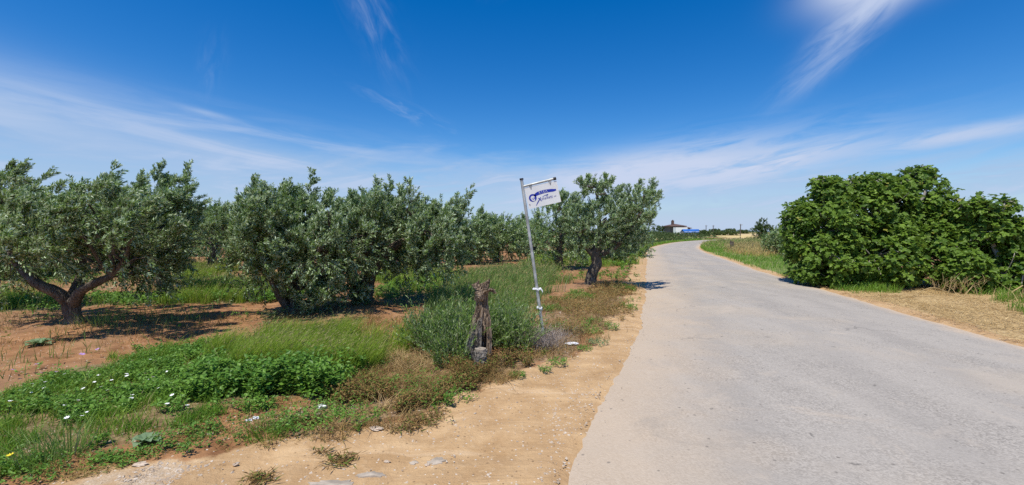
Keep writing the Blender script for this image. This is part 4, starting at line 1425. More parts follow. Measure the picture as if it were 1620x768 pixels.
g = Geo()
fibrous(g, [D(757, 592, sd0), D(757, 560, sd0), D(760, 520, sd0), D(763, 490, sd0), D(762, 475, sd0), D(762, 460, sd0), D(766, 450, sd0)], (.140, .104, .085, .064, .052, .066, .048), 4)
g.build('bole', M['deadwood'], sroot, smooth=False)
g = Geo()
fibrous(g, [D(760, 476, sd0 - .02), D(764, 464, sd0 - .05), D(775, 457, sd0 - .06), D(784, 464, sd0 - .06)], (.05, .074, .056, .018), 7, 14, .3)
fibrous(g, [D(760, 460, sd0), D(754, 452, sd0), D(757, 445, sd0)], (.05, .045, .006), 9, 10, .3)
fibrous(g, [D(766, 456, sd0), D(771, 447, sd0), D(774, 442, sd0)], (.04, .025, .005), 11, 10, .3)
g.build('broken_knot', M['deadwood'], sroot)
g = Geo()
fibrous(g, [D(747, 578, sd0 - .1), D(746, 540, sd0 - .1), D(752, 513, sd0 - .06)], (.05, .05, .03), 13, 14, .22)
fibrous(g, [D(758, 560, sd0 - .13), D(758, 530, sd0 - .12), D(760, 506, sd0 - .09)], (.032, .034, .022), 14, 12, .25)
g.build('pale_splinter', M['deadgrey'], sroot)
g = Geo()
fibrous(g, [D(773, 580, sd0 - .08), D(774, 540, sd0 - .08), D(772, 505, sd0 - .05), D(769, 485, sd0 - .04)], (.03, .028, .024, .012), 15, 12, .25)
fibrous(g, [D(743, 535, sd0 - .05), D(749, 512, sd0 - .07), D(757, 492, sd0 - .07)], (.02, .024, .012), 16, 10, .25)
g.build('bark_rib', M['deadwood'], sroot)
g = Geo()
fibrous(g, [D(760, 588, sd0 - .28), D(759, 570, sd0 - .27), D(760, 555, sd0 - .26)], (.092, .070, .064), 17, 22, .20)
st = g.build('sawn_stub', M['deadgrey'], sroot)
g = Geo(); c0 = D(760, 552.2, sd0 - .26)
cc = [(c0[0] + .064 * math.cos(u) * (1 + .06 * math.sin(3 * u)), c0[1] + .064 * math.sin(u), c0[2] + .004) for u in np.linspace(0, 2 * np.pi, 18, endpoint=False)]
g.add(cc + [(x, y, z - .03) for x, y, z in cc], [tuple(range(18))] + [(i + 18, (i + 1) % 18 + 18, (i + 1) % 18, i) for i in range(18)])
g.build('cut_face', M['cutwood'], st)


def suckers(label, regions, n, seed, hmin, hmax):
    r_ = np.random.default_rng(seed)
    c_ = np.mean([q[0] for q in regions], axis=0)
    root = thing('olive_suckers', (c_[0], c_[1], 0), label, 'shrub', 'leafy shoots sprouting round the dead stump')
    gs, gl = Geo(), Geo()
    ptot = sum(q[3] for q in regions)
    for (cx, cy), rx, ry, wt in regions:
        m_ = int(n * wt / ptot)
        a = r_.uniform(0, 2 * np.pi, m_); q = np.sqrt(r_.uniform(0, 1, m_))
        bx, by = cx + np.cos(a) * q * rx, cy + np.sin(a) * q * ry
        H = r_.uniform(hmin, hmax, m_) * (1 - .45 * q) * r_.uniform(.6, 1, m_)
        ld = np.c_[(bx - cx) * .55 + r_.normal(0, .17, m_) + .05, (by - cy) * .55 + r_.normal(0, .17, m_)]
        per = 34
        tt = np.tile(np.linspace(.12, 1, per), m_).reshape(m_, per, 1)
        foot = np.c_[bx, by, ground_z(bx, by)]
        st_ = np.c_[ld, H][:, None, :]
        P_ = foot[:, None, :] + st_ * np.concatenate([tt ** 1.5, tt ** 1.5, tt], axis=2)
        ax = unit(st_ * np.array([1.0, 1.0, 1.0]))
        rr = r_.normal(0, 1, (m_, per, 3))
        pr = unit(rr - ax * np.sum(rr * ax, axis=2, keepdims=True))
        leaves(gl, P_.reshape(-1, 3), (ax * .85 + pr * .65).reshape(-1, 3), (UP * .5 + pr * -.2 + r_.normal(0, .5, pr.shape)).reshape(-1, 3), r_.uniform(.035, .065, m_ * per), r_.uniform(.011, .018, m_ * per), .2)
        S = unit(np.cross(np.c_[ld, H], r_.normal(0, 1, (m_, 3)))) * .003
        E = foot + np.c_[ld, H]
        Mi = foot + np.c_[ld * .35, H * .5]
        V_ = np.stack([foot - S, foot + S, Mi - S, Mi + S, E], axis=1).reshape(-1, 3)
        i = np.arange(m_) * 5
        gs.add(V_, np.vstack([np.c_[i, i + 1, i + 3], np.c_[i, i + 3, i + 2], np.c_[i + 2, i + 3, i + 4]]))
    gs.build('stems', M['bark'], root)
    gl.build('leaves', M['sucker'], root)


def gp(px, py):
    return tuple(G(px, py)[:2])


suckers('dense grey green olive suckers left of the dead stump', [(gp(700, 562), .34, .28, 3), (gp(733, 556), .26, .3, 3), (gp(675, 548), .28, .28, 1.4), (gp(718, 585), .24, .16, 1.0)], 520, 71, .55, 1.05)
suckers('taller green olive suckers right of the dead stump', [(gp(795, 548), .24, .3, 2), (gp(812, 556), .22, .2, 1.2), (gp(785, 535), .25, .3, 1.2)], 300, 72, .5, 1.0)

# dry grey weed round the pole foot
def twig_bush(name, label, cat, c, rad, n, h_, mat, seed, w=.004, group=None):
    r_ = np.random.default_rng(seed)
    g = Geo()
    f = np.c_[c[0] + r_.normal(0, rad * .35, n), c[1] + r_.normal(0, rad * .35, n)]
    f = np.c_[f, ground_z(f[:, 0], f[:, 1])]
    ln = unit(r_.normal(0, 1, (n, 2))) * r_.uniform(.2, 1.0, (n, 1)) * rad
    blades(g, f, h_ * r_.uniform(.35, 1.0, n), ln, w, 0, r_)
    # side twigs
    k = r_.integers(0, n, n * 3)
    q = r_.uniform(.3, .9, (n * 3, 1))
    P_ = f[k] + np.c_[ln[k] * q ** 1.5, (h_ * .6 * q[:, 0])]
    blades(g, P_, h_ * r_.uniform(.1, .35, n * 3), r_.normal(0, .09, (n * 3, 2)), w * .7, 0, r_)
    return setp(g.build(name, M[mat], loc=(c[0], c[1], 0)), label, cat, group)


p = G(858, 550)
twig_bush('dry_bush', 'grey dry thistly bush round the foot of the sign pole', 'dry bush', p, .40, 420, .40, 'greytwig', 80)
p = G(757, 602)
twig_bush('dry_bush', 'brown withered weeds in front of the sawn stub', 'dry bush', p, .30, 160, .20, 'drybrown', 81)
p = G(1510, 468)
twig_bush('dry_bush', 'heap of bleached arching stalks under the two figs', 'dry bush', p, .6, 34, .75, 'straw', 82, .010)
p = G(1600, 482)
twig_bush('dry_bush', 'pale bent stalks in the grass below the fig thicket', 'dry bush', p, .7, 16, .5, 'straw', 83, .010)
for pts, rad, lab in (([(1560, 478, .0), (1590, 468, .25), (1618, 452, .55)], .022, 'long pale fallen branch leaning at the right picture edge'),
                      ([(1440, 470, .02), (1475, 455, .5), (1505, 466, .15)], .012, 'arched bleached stalk in front of the big fig')):
    g = Geo()
    P_ = np.array([np.r_[D(a, b, 10.9)] for a, b, z in pts]); 
    tube(g, P_, [rad, rad * .85, rad * .5], 6, .06, 3, sub=3)
    setp(g.build('fallen_branch', M['straw'], loc=(P_[0][0], P_[0][1], 0)), lab, 'branch')

# ================================================================ GRASSES AND WEEDS (too many to count)
def patch(seed, sc, lo, hi, floor=0.0):
    return lambda x, y: np.maximum(floor, sstep(fbm(x * sc, y * sc, seed), lo, hi))


def grass_zone(name, label, zones, mat, hlo, hhi, w, lean=.35, wind=(.06, 0), dens=None, seed=0, heads=0.0):
    r_ = np.random.default_rng(seed)
    g = Geo()
    for poly, n in zones:
        P_ = scatter(poly, n, dens, seed, r_, .12)
        m_ = len(P_)
        H = r_.uniform(hlo, hhi, m_) * (0.6 + .8 * fbm(P_[:, 0] * 1.8, P_[:, 1] * 1.8, seed + 3))
        ln = r_.normal(0, lean, (m_, 2)) * H[:, None] + np.array(wind) * (H / max(hhi, .01))[:, None]
        far_ = np.maximum(1, P_[:, 1] / 8.0)
        blades(g, P_, H, ln, w * r_.uniform(.6, 1.3, m_) * far_, 0, r_)
        if heads:
            k = r_.uniform(0, 1, m_) < heads
            T = P_[k] + np.c_[ln[k], H[k] * .95]
            dv = np.c_[ln[k] * 2 + r_.normal(0, .02, (k.sum(), 2)), H[k] * .6]
            leaves(g, T, dv, r_.normal(0, 1, (k.sum(), 3)), .05 * far_[k], .009 * far_[k], .2, 1)
    return setp(g.build(name, [M[mat], M['seed']]), label, kind='stuff')


def leafy_zone(name, label, zones, mat, hlo, hhi, L, Wd, dens=None, seed=0, per=7):
    r_ = np.random.default_rng(seed)
    g = Geo()
    for poly, n in zones:
        P_ = scatter(poly, n, dens, seed, r_, .12)
        m_ = len(P_)
        H = r_.uniform(hlo, hhi, (m_, 1)) * (0.55 + .9 * fbm(P_[:, 0] * 2.2, P_[:, 1] * 2.2, seed + 5))[:, None]
        far_ = np.maximum(1, P_[:, 1] / 8.0)[:, None, None]
        tt = r_.uniform(.25, 1.0, (m_, per, 1))
        ax = unit(np.c_[r_.normal(0, .25, (m_, 2)), np.ones(m_)])
        Q = P_[:, None, :] + ax[:, None, :] * H[:, None, :] * tt + r_.normal(0, .012, (m_, per, 3))
        a = r_.uniform(0, 2 * np.pi, (m_, per))
        dv = np.stack([np.cos(a), np.sin(a), r_.uniform(-.1, .8, (m_, per))], axis=2)
        N = UP + r_.normal(0, .45, (m_, per, 3))
        leaves(g, Q.reshape(-1, 3), dv.reshape(-1, 3), N.reshape(-1, 3), (L * r_.uniform(.5, 1.3, (m_, per, 1)) * far_).ravel(), (Wd * r_.uniform(.6, 1.3, (m_, per, 1)) * far_).ravel(), .15)
    return setp(g.build(name, M[mat]), label, kind='stuff')


_a, _b = patch(91, 1.3, .38, .52, .03), patch(92, 5.0, .40, .56, .06)
pg = lambda x, y: _a(x, y) * _b(x, y)
grass_zone('grass', 'short lush green grass of the foreground patch', [(Z_GRASS, 17000), (Z_LEAFY, 3500)], 'grass', .04, .125, .006, .5, (.03, 0), pg, 101)
leafy_zone('clover', 'low leafy weeds mixed into the green foreground patch', [(Z_GRASS, 5200)], 'weed', .03, .14, .035, .022, (lambda x, y: patch(95, 1.5, .42, .58)(x, y) * patch(96, 4.5, .44, .58, .04)(x, y)), 102)
leafy_zone('leafy_weeds', 'lush broad leaved weeds in front of the tall grass', [(Z_LEAFY, 2500)], 'weed', .08, .32, .052, .034, (lambda x, y: patch(97, 1.7, .34, .48, .10)(x, y) * patch(98, 5.0, .38, .52, .15)(x, y)), 103, 9)
grass_zone('tall_grass', 'tall yellow green grass blown to the right', [(Z_TALL, 15000), (gpoly([(330, 600), (560, 590), (540, 570), (340, 580)]), 2500)], 'tallgrass', .22, .42, .007, .25, (.16, .02), patch(99, 1.0, .30, .44, .15), 104, .12)
grass_zone('meadow_grass', 'green meadow grass behind the dead stump', [(Z_REED, 15000)], 'reed', .18, .42, .008, .25, (.08, 0), patch(105, .9, .30, .42, .35), 105, .25)
grass_zone('pale_grass', 'yellow green clumps standing in the foreground grass', [(Z_GRASS, 3000), (Z_LEAFY, 1800)], 'tallgrass', .06, .20, .006, .5, (.04, 0), patch(141, 3.0, .54, .66), 125, .05)
grass_zone('row_grass', 'bright grass strips between the rows of olive trees', [(Z_ROW1, 14000), (Z_ROW2, 3500), (Z_ROW3, 4500), (Z_ROW4, 6000)], 'tallgrass', .18, .42, .008, .3, (.06, 0), patch(107, .55, .38, .5, .05), 106, .2)
leafy_zone('row_weeds', 'green weeds growing among the olive rows', [(Z_ROW1, 2000), (gpoly([(320, 478), (480, 474), (470, 448), (350, 446)]), 1500), (Z_ROW3, 700), (Z_ROW4, 900)], 'weed', .08, .24, .05, .03, patch(109, .7, .4, .5), 107)
grass_zone('withered_weeds', 'brown withered weeds along the edge of the sandy track', [(Z_BROWN, 4500)], 'dry', .03, .13, .005, 1.3, (.02, 0), patch(111, 1.7, .46, .60, .03), 108)
grass_zone('bleached_grass', 'bleached straw tufts among the withered weeds', [(Z_BROWN, 1500), (gpoly([(600, 585), (660, 560), (690, 580), (640, 605)]), 900)], 'straw', .04, .16, .005, 1.0, (.02, 0), patch(147, 1.7, .48, .60), 128)
leafy_zone('withered_mat', 'brown matted dead leaves of the withered strip', [(Z_BROWN, 3000)], 'drybrown', .03, .17, .030, .012, patch(112, 2.0, .50, .62, .01), 118, 8)
leafy_zone('withered_leaves', 'small greenish weeds in the withered strip', [(Z_BROWN, 650)], 'weed', .04, .15, .030, .015, patch(113, 1.6, .44, .56), 109)
grass_zone('dry_grass', 'straw coloured dry weeds right of the sign pole', [(Z_DRY, 5500)], 'dry', .04, .18, .005, 1.0, (.03, 0), patch(115, 1.1, .36, .5, .12), 110, .1)
leafy_zone('verge_mat', 'tan matted dead weeds beside the sign pole', [(Z_DRY, 2200)], 'dry', .02, .13, .03, .012, patch(114, 1.3, .36, .52, .08), 119, 8)
leafy_zone('verge_weeds', 'green weeds scattered through the dry verge', [(Z_DRY, 1000)], 'weed', .03, .12, .03, .018, patch(117, 1.2, .5, .6), 111)
grass_zone('far_verge_grass', 'green grass inside the bend right of the road', [(Z_RGRASS, 26000)], 'grass', .12, .34, .006, .35, (.05, 0), patch(119, .25, .25, .45, .3), 112, .08)
grass_zone('far_verge_dry_grass', 'golden dry grass on the far side of the road', [(Z_RDRY, 7000)], 'golden', .2, .5, .007, .3, (.06, 0), None, 113, .2)
r_ = np.random.default_rng(114)
g = Geo()
P_ = scatter(Z_STRAW[:7].tolist() and gpoly([(1215, 434), (1260, 449), (1320, 466), (1400, 489), (1500, 517), (1640, 556), (1760, 590), (1760, 500), (1620, 462), (1450, 448), (1300, 440)]), 16000, patch(121, 1.0, .3, .45, .25), r=r_, avoid_road=.1)
m_ = len(P_)
a = r_.uniform(0, 2 * np.pi, m_)
leaves(g, P_ + np.array([0, 0, .012]) + np.c_[np.zeros((m_, 2)), r_.uniform(0, .03, m_)], np.c_[np.cos(a), np.sin(a), r_.normal(.08, .14, m_)], UP + r_.normal(0, .3, (m_, 3)), r_.uniform(.08, .26, m_), r_.uniform(.006, .012, m_), .1)
setp(g.build('mown_straw', M['straw']), 'bleached mown straw on the verge below the figs', kind='stuff')
grass_zone('fig_foot_grass', 'tufts of green grass at the foot of the figs', [(gpoly([(1240, 440), (1330, 462), (1420, 478), (1420, 462), (1330, 446), (1250, 432)]), 3500), (gpoly([(1560, 478), (1640, 500), (1660, 480), (1580, 465)]), 900)], 'grass', .1, .3, .008, .35, (.04, 0), patch(123, .9, .42, .55), 115)
# dry litter under the olives and over the orchard floor
r_ = np.random.default_rng(116)
g = Geo()
orch = gpoly([(-150, 620), (250, 560), (620, 535), (720, 470), (1000, 445), (1000, 420), (-400, 440)])
P_ = scatter(orch, 9000, patch(125, .6, .42, .6, .12), r=r_)
m_ = len(P_); a = r_.uniform(0, 2 * np.pi, m_)
leaves(g, P_ + np.array([0, 0, .01]), np.c_[np.cos(a), np.sin(a), r_.normal(.1, .2, m_)], UP + r_.normal(0, .4, (m_, 3)), r_.uniform(.05, .16, m_), r_.uniform(.006, .018, m_), .1)
setp(g.build('leaf_litter', M['dry']), 'dry leaves and twigs lying on the orchard soil', kind='stuff')
grass_zone('orchard_weeds', 'sparse weeds dotted over the orchard soil', [(orch, 8000)], 'reed', .06, .22, .008, .4, (.04, 0), patch(127, .6, .47, .60), 117)
leafy_zone('orchard_leafy_weeds', 'green weeds in patches on the orchard soil', [(orch, 1500)], 'weed', .05, .2, .045, .027, patch(145, .6, .50, .62), 127)

under = gpoly([(-160, 560), (-120, 498), (120, 496), (330, 492), (430, 500), (330, 535), (150, 545)])
grass_zone('dry_understorey', 'withered grass on the shaded soil under the forked olive', [(under, 2600)], 'dry', .03, .15, .006, .6, (.05, 0), patch(131, .9, .42, .56, .05), 121)
under2 = gpoly([(430, 520), (480, 492), (700, 480), (720, 505), (640, 525), (470, 535)])
grass_zone('dry_understorey', 'withered grass on the shaded soil under the wide olive', [(under2, 1500)], 'dry', .03, .14, .006, .6, (.05, 0), patch(133, .9, .45, .58, .03), 122)
r_ = np.random.default_rng(123)
g = Geo()
fsoil = gpoly([(-60, 760), (150, 715), (300, 650), (560, 622), (640, 660), (420, 705), (200, 740)])
P_ = scatter(fsoil, 5200, patch(135, 1.4, .40, .58, .12), 5, r_)
m_ = len(P_); a = r_.uniform(0, 2 * np.pi, m_)
leaves(g, P_ + np.array([0, 0, .006]), np.c_[np.cos(a), np.sin(a), r_.normal(.1, .2, m_)], UP + r_.normal(0, .4, (m_, 3)), r_.uniform(.015, .07, m_), r_.uniform(.003, .008, m_), .1)
setp(g.build('straw_crumbs', M['dry']), 'crumbs of dead grass on the bare soil at the front', kind='stuff')
leafy_zone('seedlings', 'scattered small green weeds on the bare soil at the front', [(fsoil, 420)], 'weed', .01, .07, .022, .013, patch(137, 1.6, .50, .62), 124)
grass_zone('left_verge_grass', 'green grass between the hedge and the bending road', [(gpoly([(1008, 410), (1030, 393), (1060, 386.5), (1105, 381.8), (1105, 379), (1060, 383), (1025, 389), (1000, 402)]), 6000)], 'grass', .1, .3, .006, .35, (.05, 0), patch(143, .3, .3, .5, .3), 126)
# pebbles in the sandy track
r_ = np.random.default_rng(130)
OCT = np.array([(1, 0, 0), (-1, 0, 0), (0, 1, 0), (0, -1, 0), (0, 0, 1), (0, 0, -1)], float)
OCTF = np.array([(0, 2, 4), (2, 1, 4), (1, 3, 4), (3, 0, 4), (2, 0, 5), (1, 2, 5), (3, 1, 5), (0, 3, 5)])
M['pebble'] = leaf_material('pale_pebble', (.30, .22, .15), (.62, .54, .44), (.6, .5, .4), .8, 0, .2)


def pebbles(g, P_, s):
    n_ = len(P_)
    B = r_.normal(0, .25, (n_, 6, 3)) + OCT
    V_ = P_[:, None, :] + B * s[:, None, None] * np.array([1, 1, .6])
    g.add(V_.reshape(-1, 3), (OCTF[None] + (np.arange(n_) * 6)[:, None, None]).reshape(-1, 3))


g = Geo()
for poly, n in ((Z_SAND, 3600), (gpoly([(850, 640), (965, 600), (940, 680), (905, 760), (840, 768)]), 420), (Z_GRAVEL, 450), (gpoly([(380, 660), (560, 625), (560, 650), (400, 690)]), 300)):
    P_ = scatter(poly, n, None, r=r_)
    P_ = P_[P_[:, 1] > 1.5]
    pebbles(g, P_, .003 + .012 * r_.uniform(0, 1, len(P_)) ** 2.6)
k_ = r_.uniform(0, 1, 1100) ** 1.6 * .24
q_ = r_.uniform(0, .55, 1100) ** 1.5
i_ = (k_ * (len(TT) - 1)).astype(int)
E_ = L2[i_] + dirv[i_] * q_[:, None]
pebbles(g, np.c_[E_, .016 + .05 * q_ / 5], .002 + .008 * r_.uniform(0, 1, 1100) ** 2.5)
setp(g.build('pebbles', M['pebble']), 'small pale stones strewn over the sandy track', kind='stuff')
# ================================================================ SMALL COUNTABLE THINGS
# flowers
def flower(kind_, mat, petals, size, h_):
    g = Geo()
    for i in range(petals):
        a = 2 * np.pi * i / petals
        dv = np.array([[math.cos(a), math.sin(a), .25]])
        leaves(g, np.array([[0, 0, h_]]), dv, np.array([UP]), [size], [size * .75], -.05, 0)
    blades(g, np.array([[0, 0, 0.0]]), [h_], np.array([[0, 0]]), [.004], 1)
    blades(g, np.array([[0.002, 0, 0.0]]), [h_], np.array([[0, 0]]), [.004], 1)
    return g.mesh(kind_, [mat, M['stem']])


def flower_bed(me, name, pts, label, group, cat='flower'):
    for i, (px, py) in enumerate(pts):
        p = G(px, py)
        h_ = .10
        c = G(px, py, h_)
        o = bpy.data.objects.new(name, me)
        o.location = (c[0], c[1], float(ground_z(c[0], c[1])))
        o.rotation_euler = (random.uniform(-.35, .1), random.uniform(-.3, .3), random.uniform(0, 6))
        s = random.uniform(.75, 1.25); o.scale = (s, s, 1)
        COL.objects.link(o)
        setp(o, label, cat, group)


fw = flower('white_flower', M['white'], 7, .018, .12)
flower_bed(fw, 'white_flower', [(44, 624), (72, 607), (97, 632), (118, 640), (77, 617), (121, 621), (141, 615), (151, 605), (165, 615), (178, 603), (196, 593), (205, 594), (236, 600), (240, 597), (204, 632), (207, 630), (262, 647), (293, 649), (265, 586), (234, 571),
                                (248, 573), (279, 628), (111, 662), (125, 664), (95, 646), (109, 591), (52, 609), (10, 640), (139, 656), (158, 594), (172, 620), (260, 618)], 'small white daisy in the green grass at the left', 'white flowers in the foreground grass')
fy = flower('yellow_flower', M['yellow'], 7, .024, .16)
flower_bed(fy, 'yellow_flower', [(7, 633), (11, 650), (28, 725)], 'yellow daisy at the left picture edge', 'yellow flowers at the left edge')
fp = flower('purple_flower', M['purple'], 5, .026, .12)
flower_bed(fp, 'purple_flower', [(13, 586), (66, 590), (82, 589), (136, 560), (128, 563), (55, 577), (160, 553)], 'small purple flower on the bare soil left', 'purple flowers on the bare soil')


# tufts and weeds standing alone on the sand
def tuft(px, py, label, n=90, h_=.09, rad=.09, mat='weed', leaf=True, seed=0, cat='weed', name='weed_tuft', w=.006):
    r_ = np.random.default_rng(seed)
    p = G(px, py)
    z = float(ground_z(p[0], p[1]))
    g = Geo()
    a = r_.uniform(0, 2 * np.pi, n); q = np.sqrt(r_.uniform(0, 1, n)) * rad
    F_ = np.c_[p[0] + np.cos(a) * q, p[1] + np.sin(a) * q, np.full(n, z)]
    if leaf:
        for k in range(3):
            dv = np.c_[np.cos(a + k * 2.1), np.sin(a + k * 2.1), r_.uniform(.0, .9, n)]
            leaves(g, F_ + np.c_[np.zeros((n, 2)), r_.uniform(.1, .9, n) * h_], dv, UP + r_.normal(0, .4, (n, 3)), r_.uniform(.018, .036, n), r_.uniform(.010, .018, n), .15)
    else:
        blades(g, F_, r_.uniform(.4, 1, n) * h_, np.c_[np.cos(a), np.sin(a)] * r_.uniform(.1, .8, (n, 1)) * h_, w, 0, r_)
    setp(g.build(name, M[mat], loc=(p[0], p[1], z)), label, cat, 'weeds standing alone on the sand')


tuft(262, 712, 'upright leafy weed between two pale stones, near the bottom left', 40, .15, .07, seed=201)
tuft(205, 727, 'flat green weed mat on the gravelly dirt, lower left', 70, .05, .14, seed=202)
tuft(165, 726, 'small dark weed left of the flat weed mat, lower left', 50, .06, .09, seed=203)
tuft(318, 683, 'rounded green weed alone on bare soil below the leafy patch', 90, .09, .13, seed=204)
tuft(425, 690, 'grassy weed clump left of the crumpled white wrapper', 160, .14, .16, 'grass', False, 205)
tuft(710, 640, 'bright green weed sprig on the sand below the dead stump', 50, .13, .06, seed=206)
tuft(820, 602, 'small flat weed alone on the sand right of the stump', 60, .05, .09, seed=207)
tuft(880, 577, 'olive green weed cushion below the dry bush by the pole', 80, .07, .14, 'weed', True, 208)
tuft(862, 590, 'tiny weed between the flat weed and the weed cushion', 40, .05, .08, seed=209)
tuft(968, 522, 'bright weed clump closest to the asphalt edge', 80, .12, .12, seed=210)
tuft(945, 545, 'grey green weed cushion beside the white rag', 80, .08, .16, 'mallow', True, 211)
tuft(925, 553, 'low weed between rag and sand, right of the pole', 60, .05, .12, seed=212)
tuft(294, 722, 'little two leafed weed on the bare dirt, bottom left', 18, .09, .04, seed=213)
tuft(70, 735, 'tall greyish grass tuft at the bottom left corner', 80, .34, .12, 'reed', False, 214, 'grass tuft', 'grass_tuft', .004)
tuft(110, 720, 'thin seeding grass tuft right of the tall greyish one', 70, .36, .10, 'reed', False, 215, 'grass tuft', 'grass_tuft', .006)
tuft(40, 755, 'leafy green weed in the very bottom left corner', 110, .12, .22, seed=216)
tuft(490, 545, 'dark leafy weed under the low shoots of the broad olive', 160, .30, .22, 'weed', True, 217)
tuft(425, 520, 'dark reddish leaved shrublet on bare soil left of the broad olive', 120, .34, .14, 'shrub', True, 218)
tuft(440, 532, 'mounded green weeds in front of the broad olive', 220, .24, .34, 'weed', True, 219)
tuft(160, 520, 'straggly weed right of the forked olive trunk', 120, .30, .3, 'reed', False, 220)


def rosette(px, py, label, n, L, seed):
    r_ = np.random.default_rng(seed)
    p = G(px, py); z = float(ground_z(p[0], p[1]))
    root = thing('rosette_weed', (p[0], p[1], z), label, 'weed', 'large leaved weeds on the sand')
    for i in range(n):
        a = i * 2.4; el = .12 + .6 * (i / n)
        g = Geo()
        dv = np.array([math.cos(a) * math.cos(el), math.sin(a) * math.cos(el), math.sin(el)])
        sd_ = np.array([-math.sin(a), math.cos(a), 0])
        l = L * (1 - .35 * i / n)
        b = np.array([p[0], p[1], z + .01])
        sk = [b, b + dv * l * .35 + UP * .01, b + dv * l * .7 + UP * .012, b + dv * l - UP * .01]
        wd = [.004, l * .24, l * .28, .004]
        V_ = []
        for s_, w_ in zip(sk, wd):
            V_ += [s_ - sd_ * w_ + UP * w_ * .35, s_, s_ + sd_ * w_ + UP * w_ * .35]
        g.add(np.array(V_), [(j * 3 + k, j * 3 + k + 1, j * 3 + k + 4, j * 3 + k + 3) for j in range(3) for k in range(2)])
        g.build('leaf', M['mallow'], root)


rosette(230, 704, 'grey green rosette of broad leaves on the sand, lower left', 11, .13, 231)
rosette(300, 628, 'pale leaf rosette at the front of the leafy patch, left end', 9, .12, 232)
rosette(522, 612, 'pale broad leaved plant at the right end of the leafy patch', 14, .18, 233)
rosette(60, 547, 'bluish squirting cucumber plant on bare soil, far left', 12, .2, 234)

# litter
def crumple(name, px, py, size, mat, label, seed, flat=.6, cat='litter', sub=2):
    r_ = np.random.default_rng(seed)
    p = G(px, py); z = float(ground_z(p[0], p[1]))
    u = np.linspace(0, np.pi, 7); v = np.linspace(0, 2 * np.pi, 10, endpoint=False)
    V_ = []
    for a in u:
        for b in v:
            rr = 1 + r_.normal(0, .22)
            V_.append((p[0] + size[0] * rr * math.sin(a) * math.cos(b), p[1] + size[1] * rr * math.sin(a) * math.sin(b), z + size[2] * .7 + size[2] * rr * math.cos(a) * .8))
    F_ = [(i * 10 + j, i * 10 + (j + 1) % 10, (i + 1) * 10 + (j + 1) % 10, (i + 1) * 10 + j) for i in range(6) for j in range(10)]
    g = Geo(); g.add(V_, [f[::-1] for f in F_])
    return setp(g.build(name, mat, loc=(p[0], p[1], z)), label, cat)


M['paper'] = plain('white_wrapper', (.78, .79, .82), .5, .12, 30)
M['slab'] = plain('pale_concrete', (.37, .315, .25), .9, .25, 9, 0, .2, .3)
M['stone'] = plain('pale_stone', (.52, .42, .32), .9, .18, 20, 0, .2, .3)
crumple('wrapper', 509, 647, (.05, .035, .03), M['paper'], 'crumpled white wrapper on bare soil near the weeds', 301)
crumple('rag', 905, 545, (.10, .05, .022), M['paper'], 'dirty white rag on the verge right of the pole', 302)
crumple('paper_scrap', 405, 664, (.035, .02, .012), M['paper'], 'white paper scrap on the soil left of the wrapper', 303)
crumple('paper_scrap', 393, 668, (.025, .02, .01), M['paper'], 'smallest white scrap, leftmost on the bare soil', 304)
for i, (px, py, s, lab) in enumerate([(596, 683, (.05, .03, .014), 'flat pale stone at the edge of the withered weeds'), (222, 738, (.05, .03, .014), 'flat pale stone on the gravel, lower left'), (676, 734, (.018, .016, .012), 'brown stone left of the pale patch in the track'),
                                      (612, 728, (.022, .014, .008), 'grey flake of stone in the sandy track'), (372, 735, (.02, .015, .01), 'small pale stone on the dirt track, bottom'), (333, 690, (.03, .02, .015), 'small stone beside the rounded weed'),
                                      (874, 540, (.03, .02, .015), 'small stone at the foot of the sign pole'), (886, 497, (.03, .03, .02), 'white stone in the dry grass right of the pole')]):
    crumple('stone', px, py, s, M['stone'], lab, 320 + i, cat='stone')


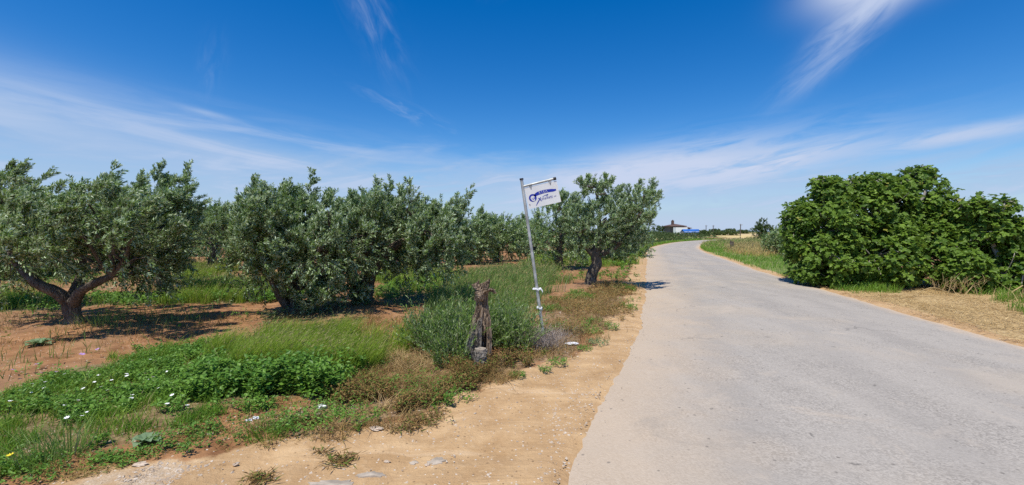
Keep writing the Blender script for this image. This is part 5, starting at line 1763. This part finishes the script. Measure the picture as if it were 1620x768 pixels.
# broken remains of old concrete showing through the sand
def slab_patch(px, py, rx, ry, label, seed):
    r_ = np.random.default_rng(seed)
    p = G(px, py)
    z = max(float(ground_z(p[0], p[1])), 0) + .004
    n_ = 22
    g = Geo()
    top_, bot = [], []
    for i in range(n_):
        a = 2 * np.pi * i / n_
        q = 1 + r_.normal(0, .14)
        x, y = p[0] + rx * q * math.cos(a), p[1] + ry * q * math.sin(a)
        gz = float(ground_z(x, y))
        top_.append((x, y, gz + .006)); bot.append((p[0] + (x - p[0]) * 1.12, p[1] + (y - p[1]) * 1.12, gz - .02))
    c_ = (p[0], p[1], float(ground_z(p[0], p[1])) + .016)
    g.add(top_ + bot + [c_], [(i, (i + 1) % n_, 2 * n_) for i in range(n_)] + [(i + n_, (i + 1) % n_ + n_, (i + 1) % n_, i) for i in range(n_)])
    setp(g.build('concrete_fragment', M['slab'], loc=(p[0], p[1], 0)), label, 'concrete', 'old concrete showing through the sand')


slab_patch(691, 729, .06, .045, 'rounded grey concrete spot in the sandy track', 341)
slab_patch(587, 749, .09, .03, 'narrow grey concrete spot at the bottom of the picture', 342)
slab_patch(524, 764, .13, .06, 'largest grey concrete spot, cut by the bottom edge', 343)
slab_patch(655, 727, .03, .025, 'tiny grey concrete spot left of the rounded one', 344)


def root_clump(px, py, rx, ry, n, label, seed, ang=0.0):
    r_ = np.random.default_rng(seed)
    p = G(px, py)
    g = Geo()
    q = r_.normal(0, .45, (n, 2)) * (rx, ry)
    ca, sa = math.cos(ang), math.sin(ang)
    q = q @ np.array([[ca, sa], [-sa, ca]])
    F_ = np.c_[p[0] + q[:, 0], p[1] + q[:, 1]]
    F_ = np.c_[F_, ground_z(F_[:, 0], F_[:, 1]) + r_.uniform(.004, .02, n)]
    a = r_.uniform(0, 2 * np.pi, n)
    leaves(g, F_, np.c_[np.cos(a), np.sin(a), r_.normal(.15, .3, n)], UP + r_.normal(0, .6, (n, 3)), r_.uniform(.03, .10, n), r_.uniform(.004, .012, n), .3)
    setp(g.build('dead_weed', M['drybrown'], loc=(p[0], p[1], 0)), label, 'dead weed', 'uprooted dead weeds on the sand')


root_clump(665, 668, .16, .14, 240, 'largest brown uprooted weed, on the sand below the stump', 351)
root_clump(640, 682, .15, .05, 120, 'brown weed strands left of the largest uprooted weed', 352, .3)
root_clump(537, 728, .12, .08, 170, 'brown dead weed alone in the middle of the dirt track', 353, .5)
root_clump(512, 716, .12, .03, 60, 'thin line of dead weed behind the lone one', 354, -.3)
root_clump(410, 757, .10, .10, 170, 'brown dead weed at the bottom edge of the picture', 355, .8)
root_clump(690, 655, .10, .16, 140, 'dead weed trail joining the withered strip', 356)
root_clump(480, 672, .2, .06, 200, 'dead weeds below the white wrapper', 357)
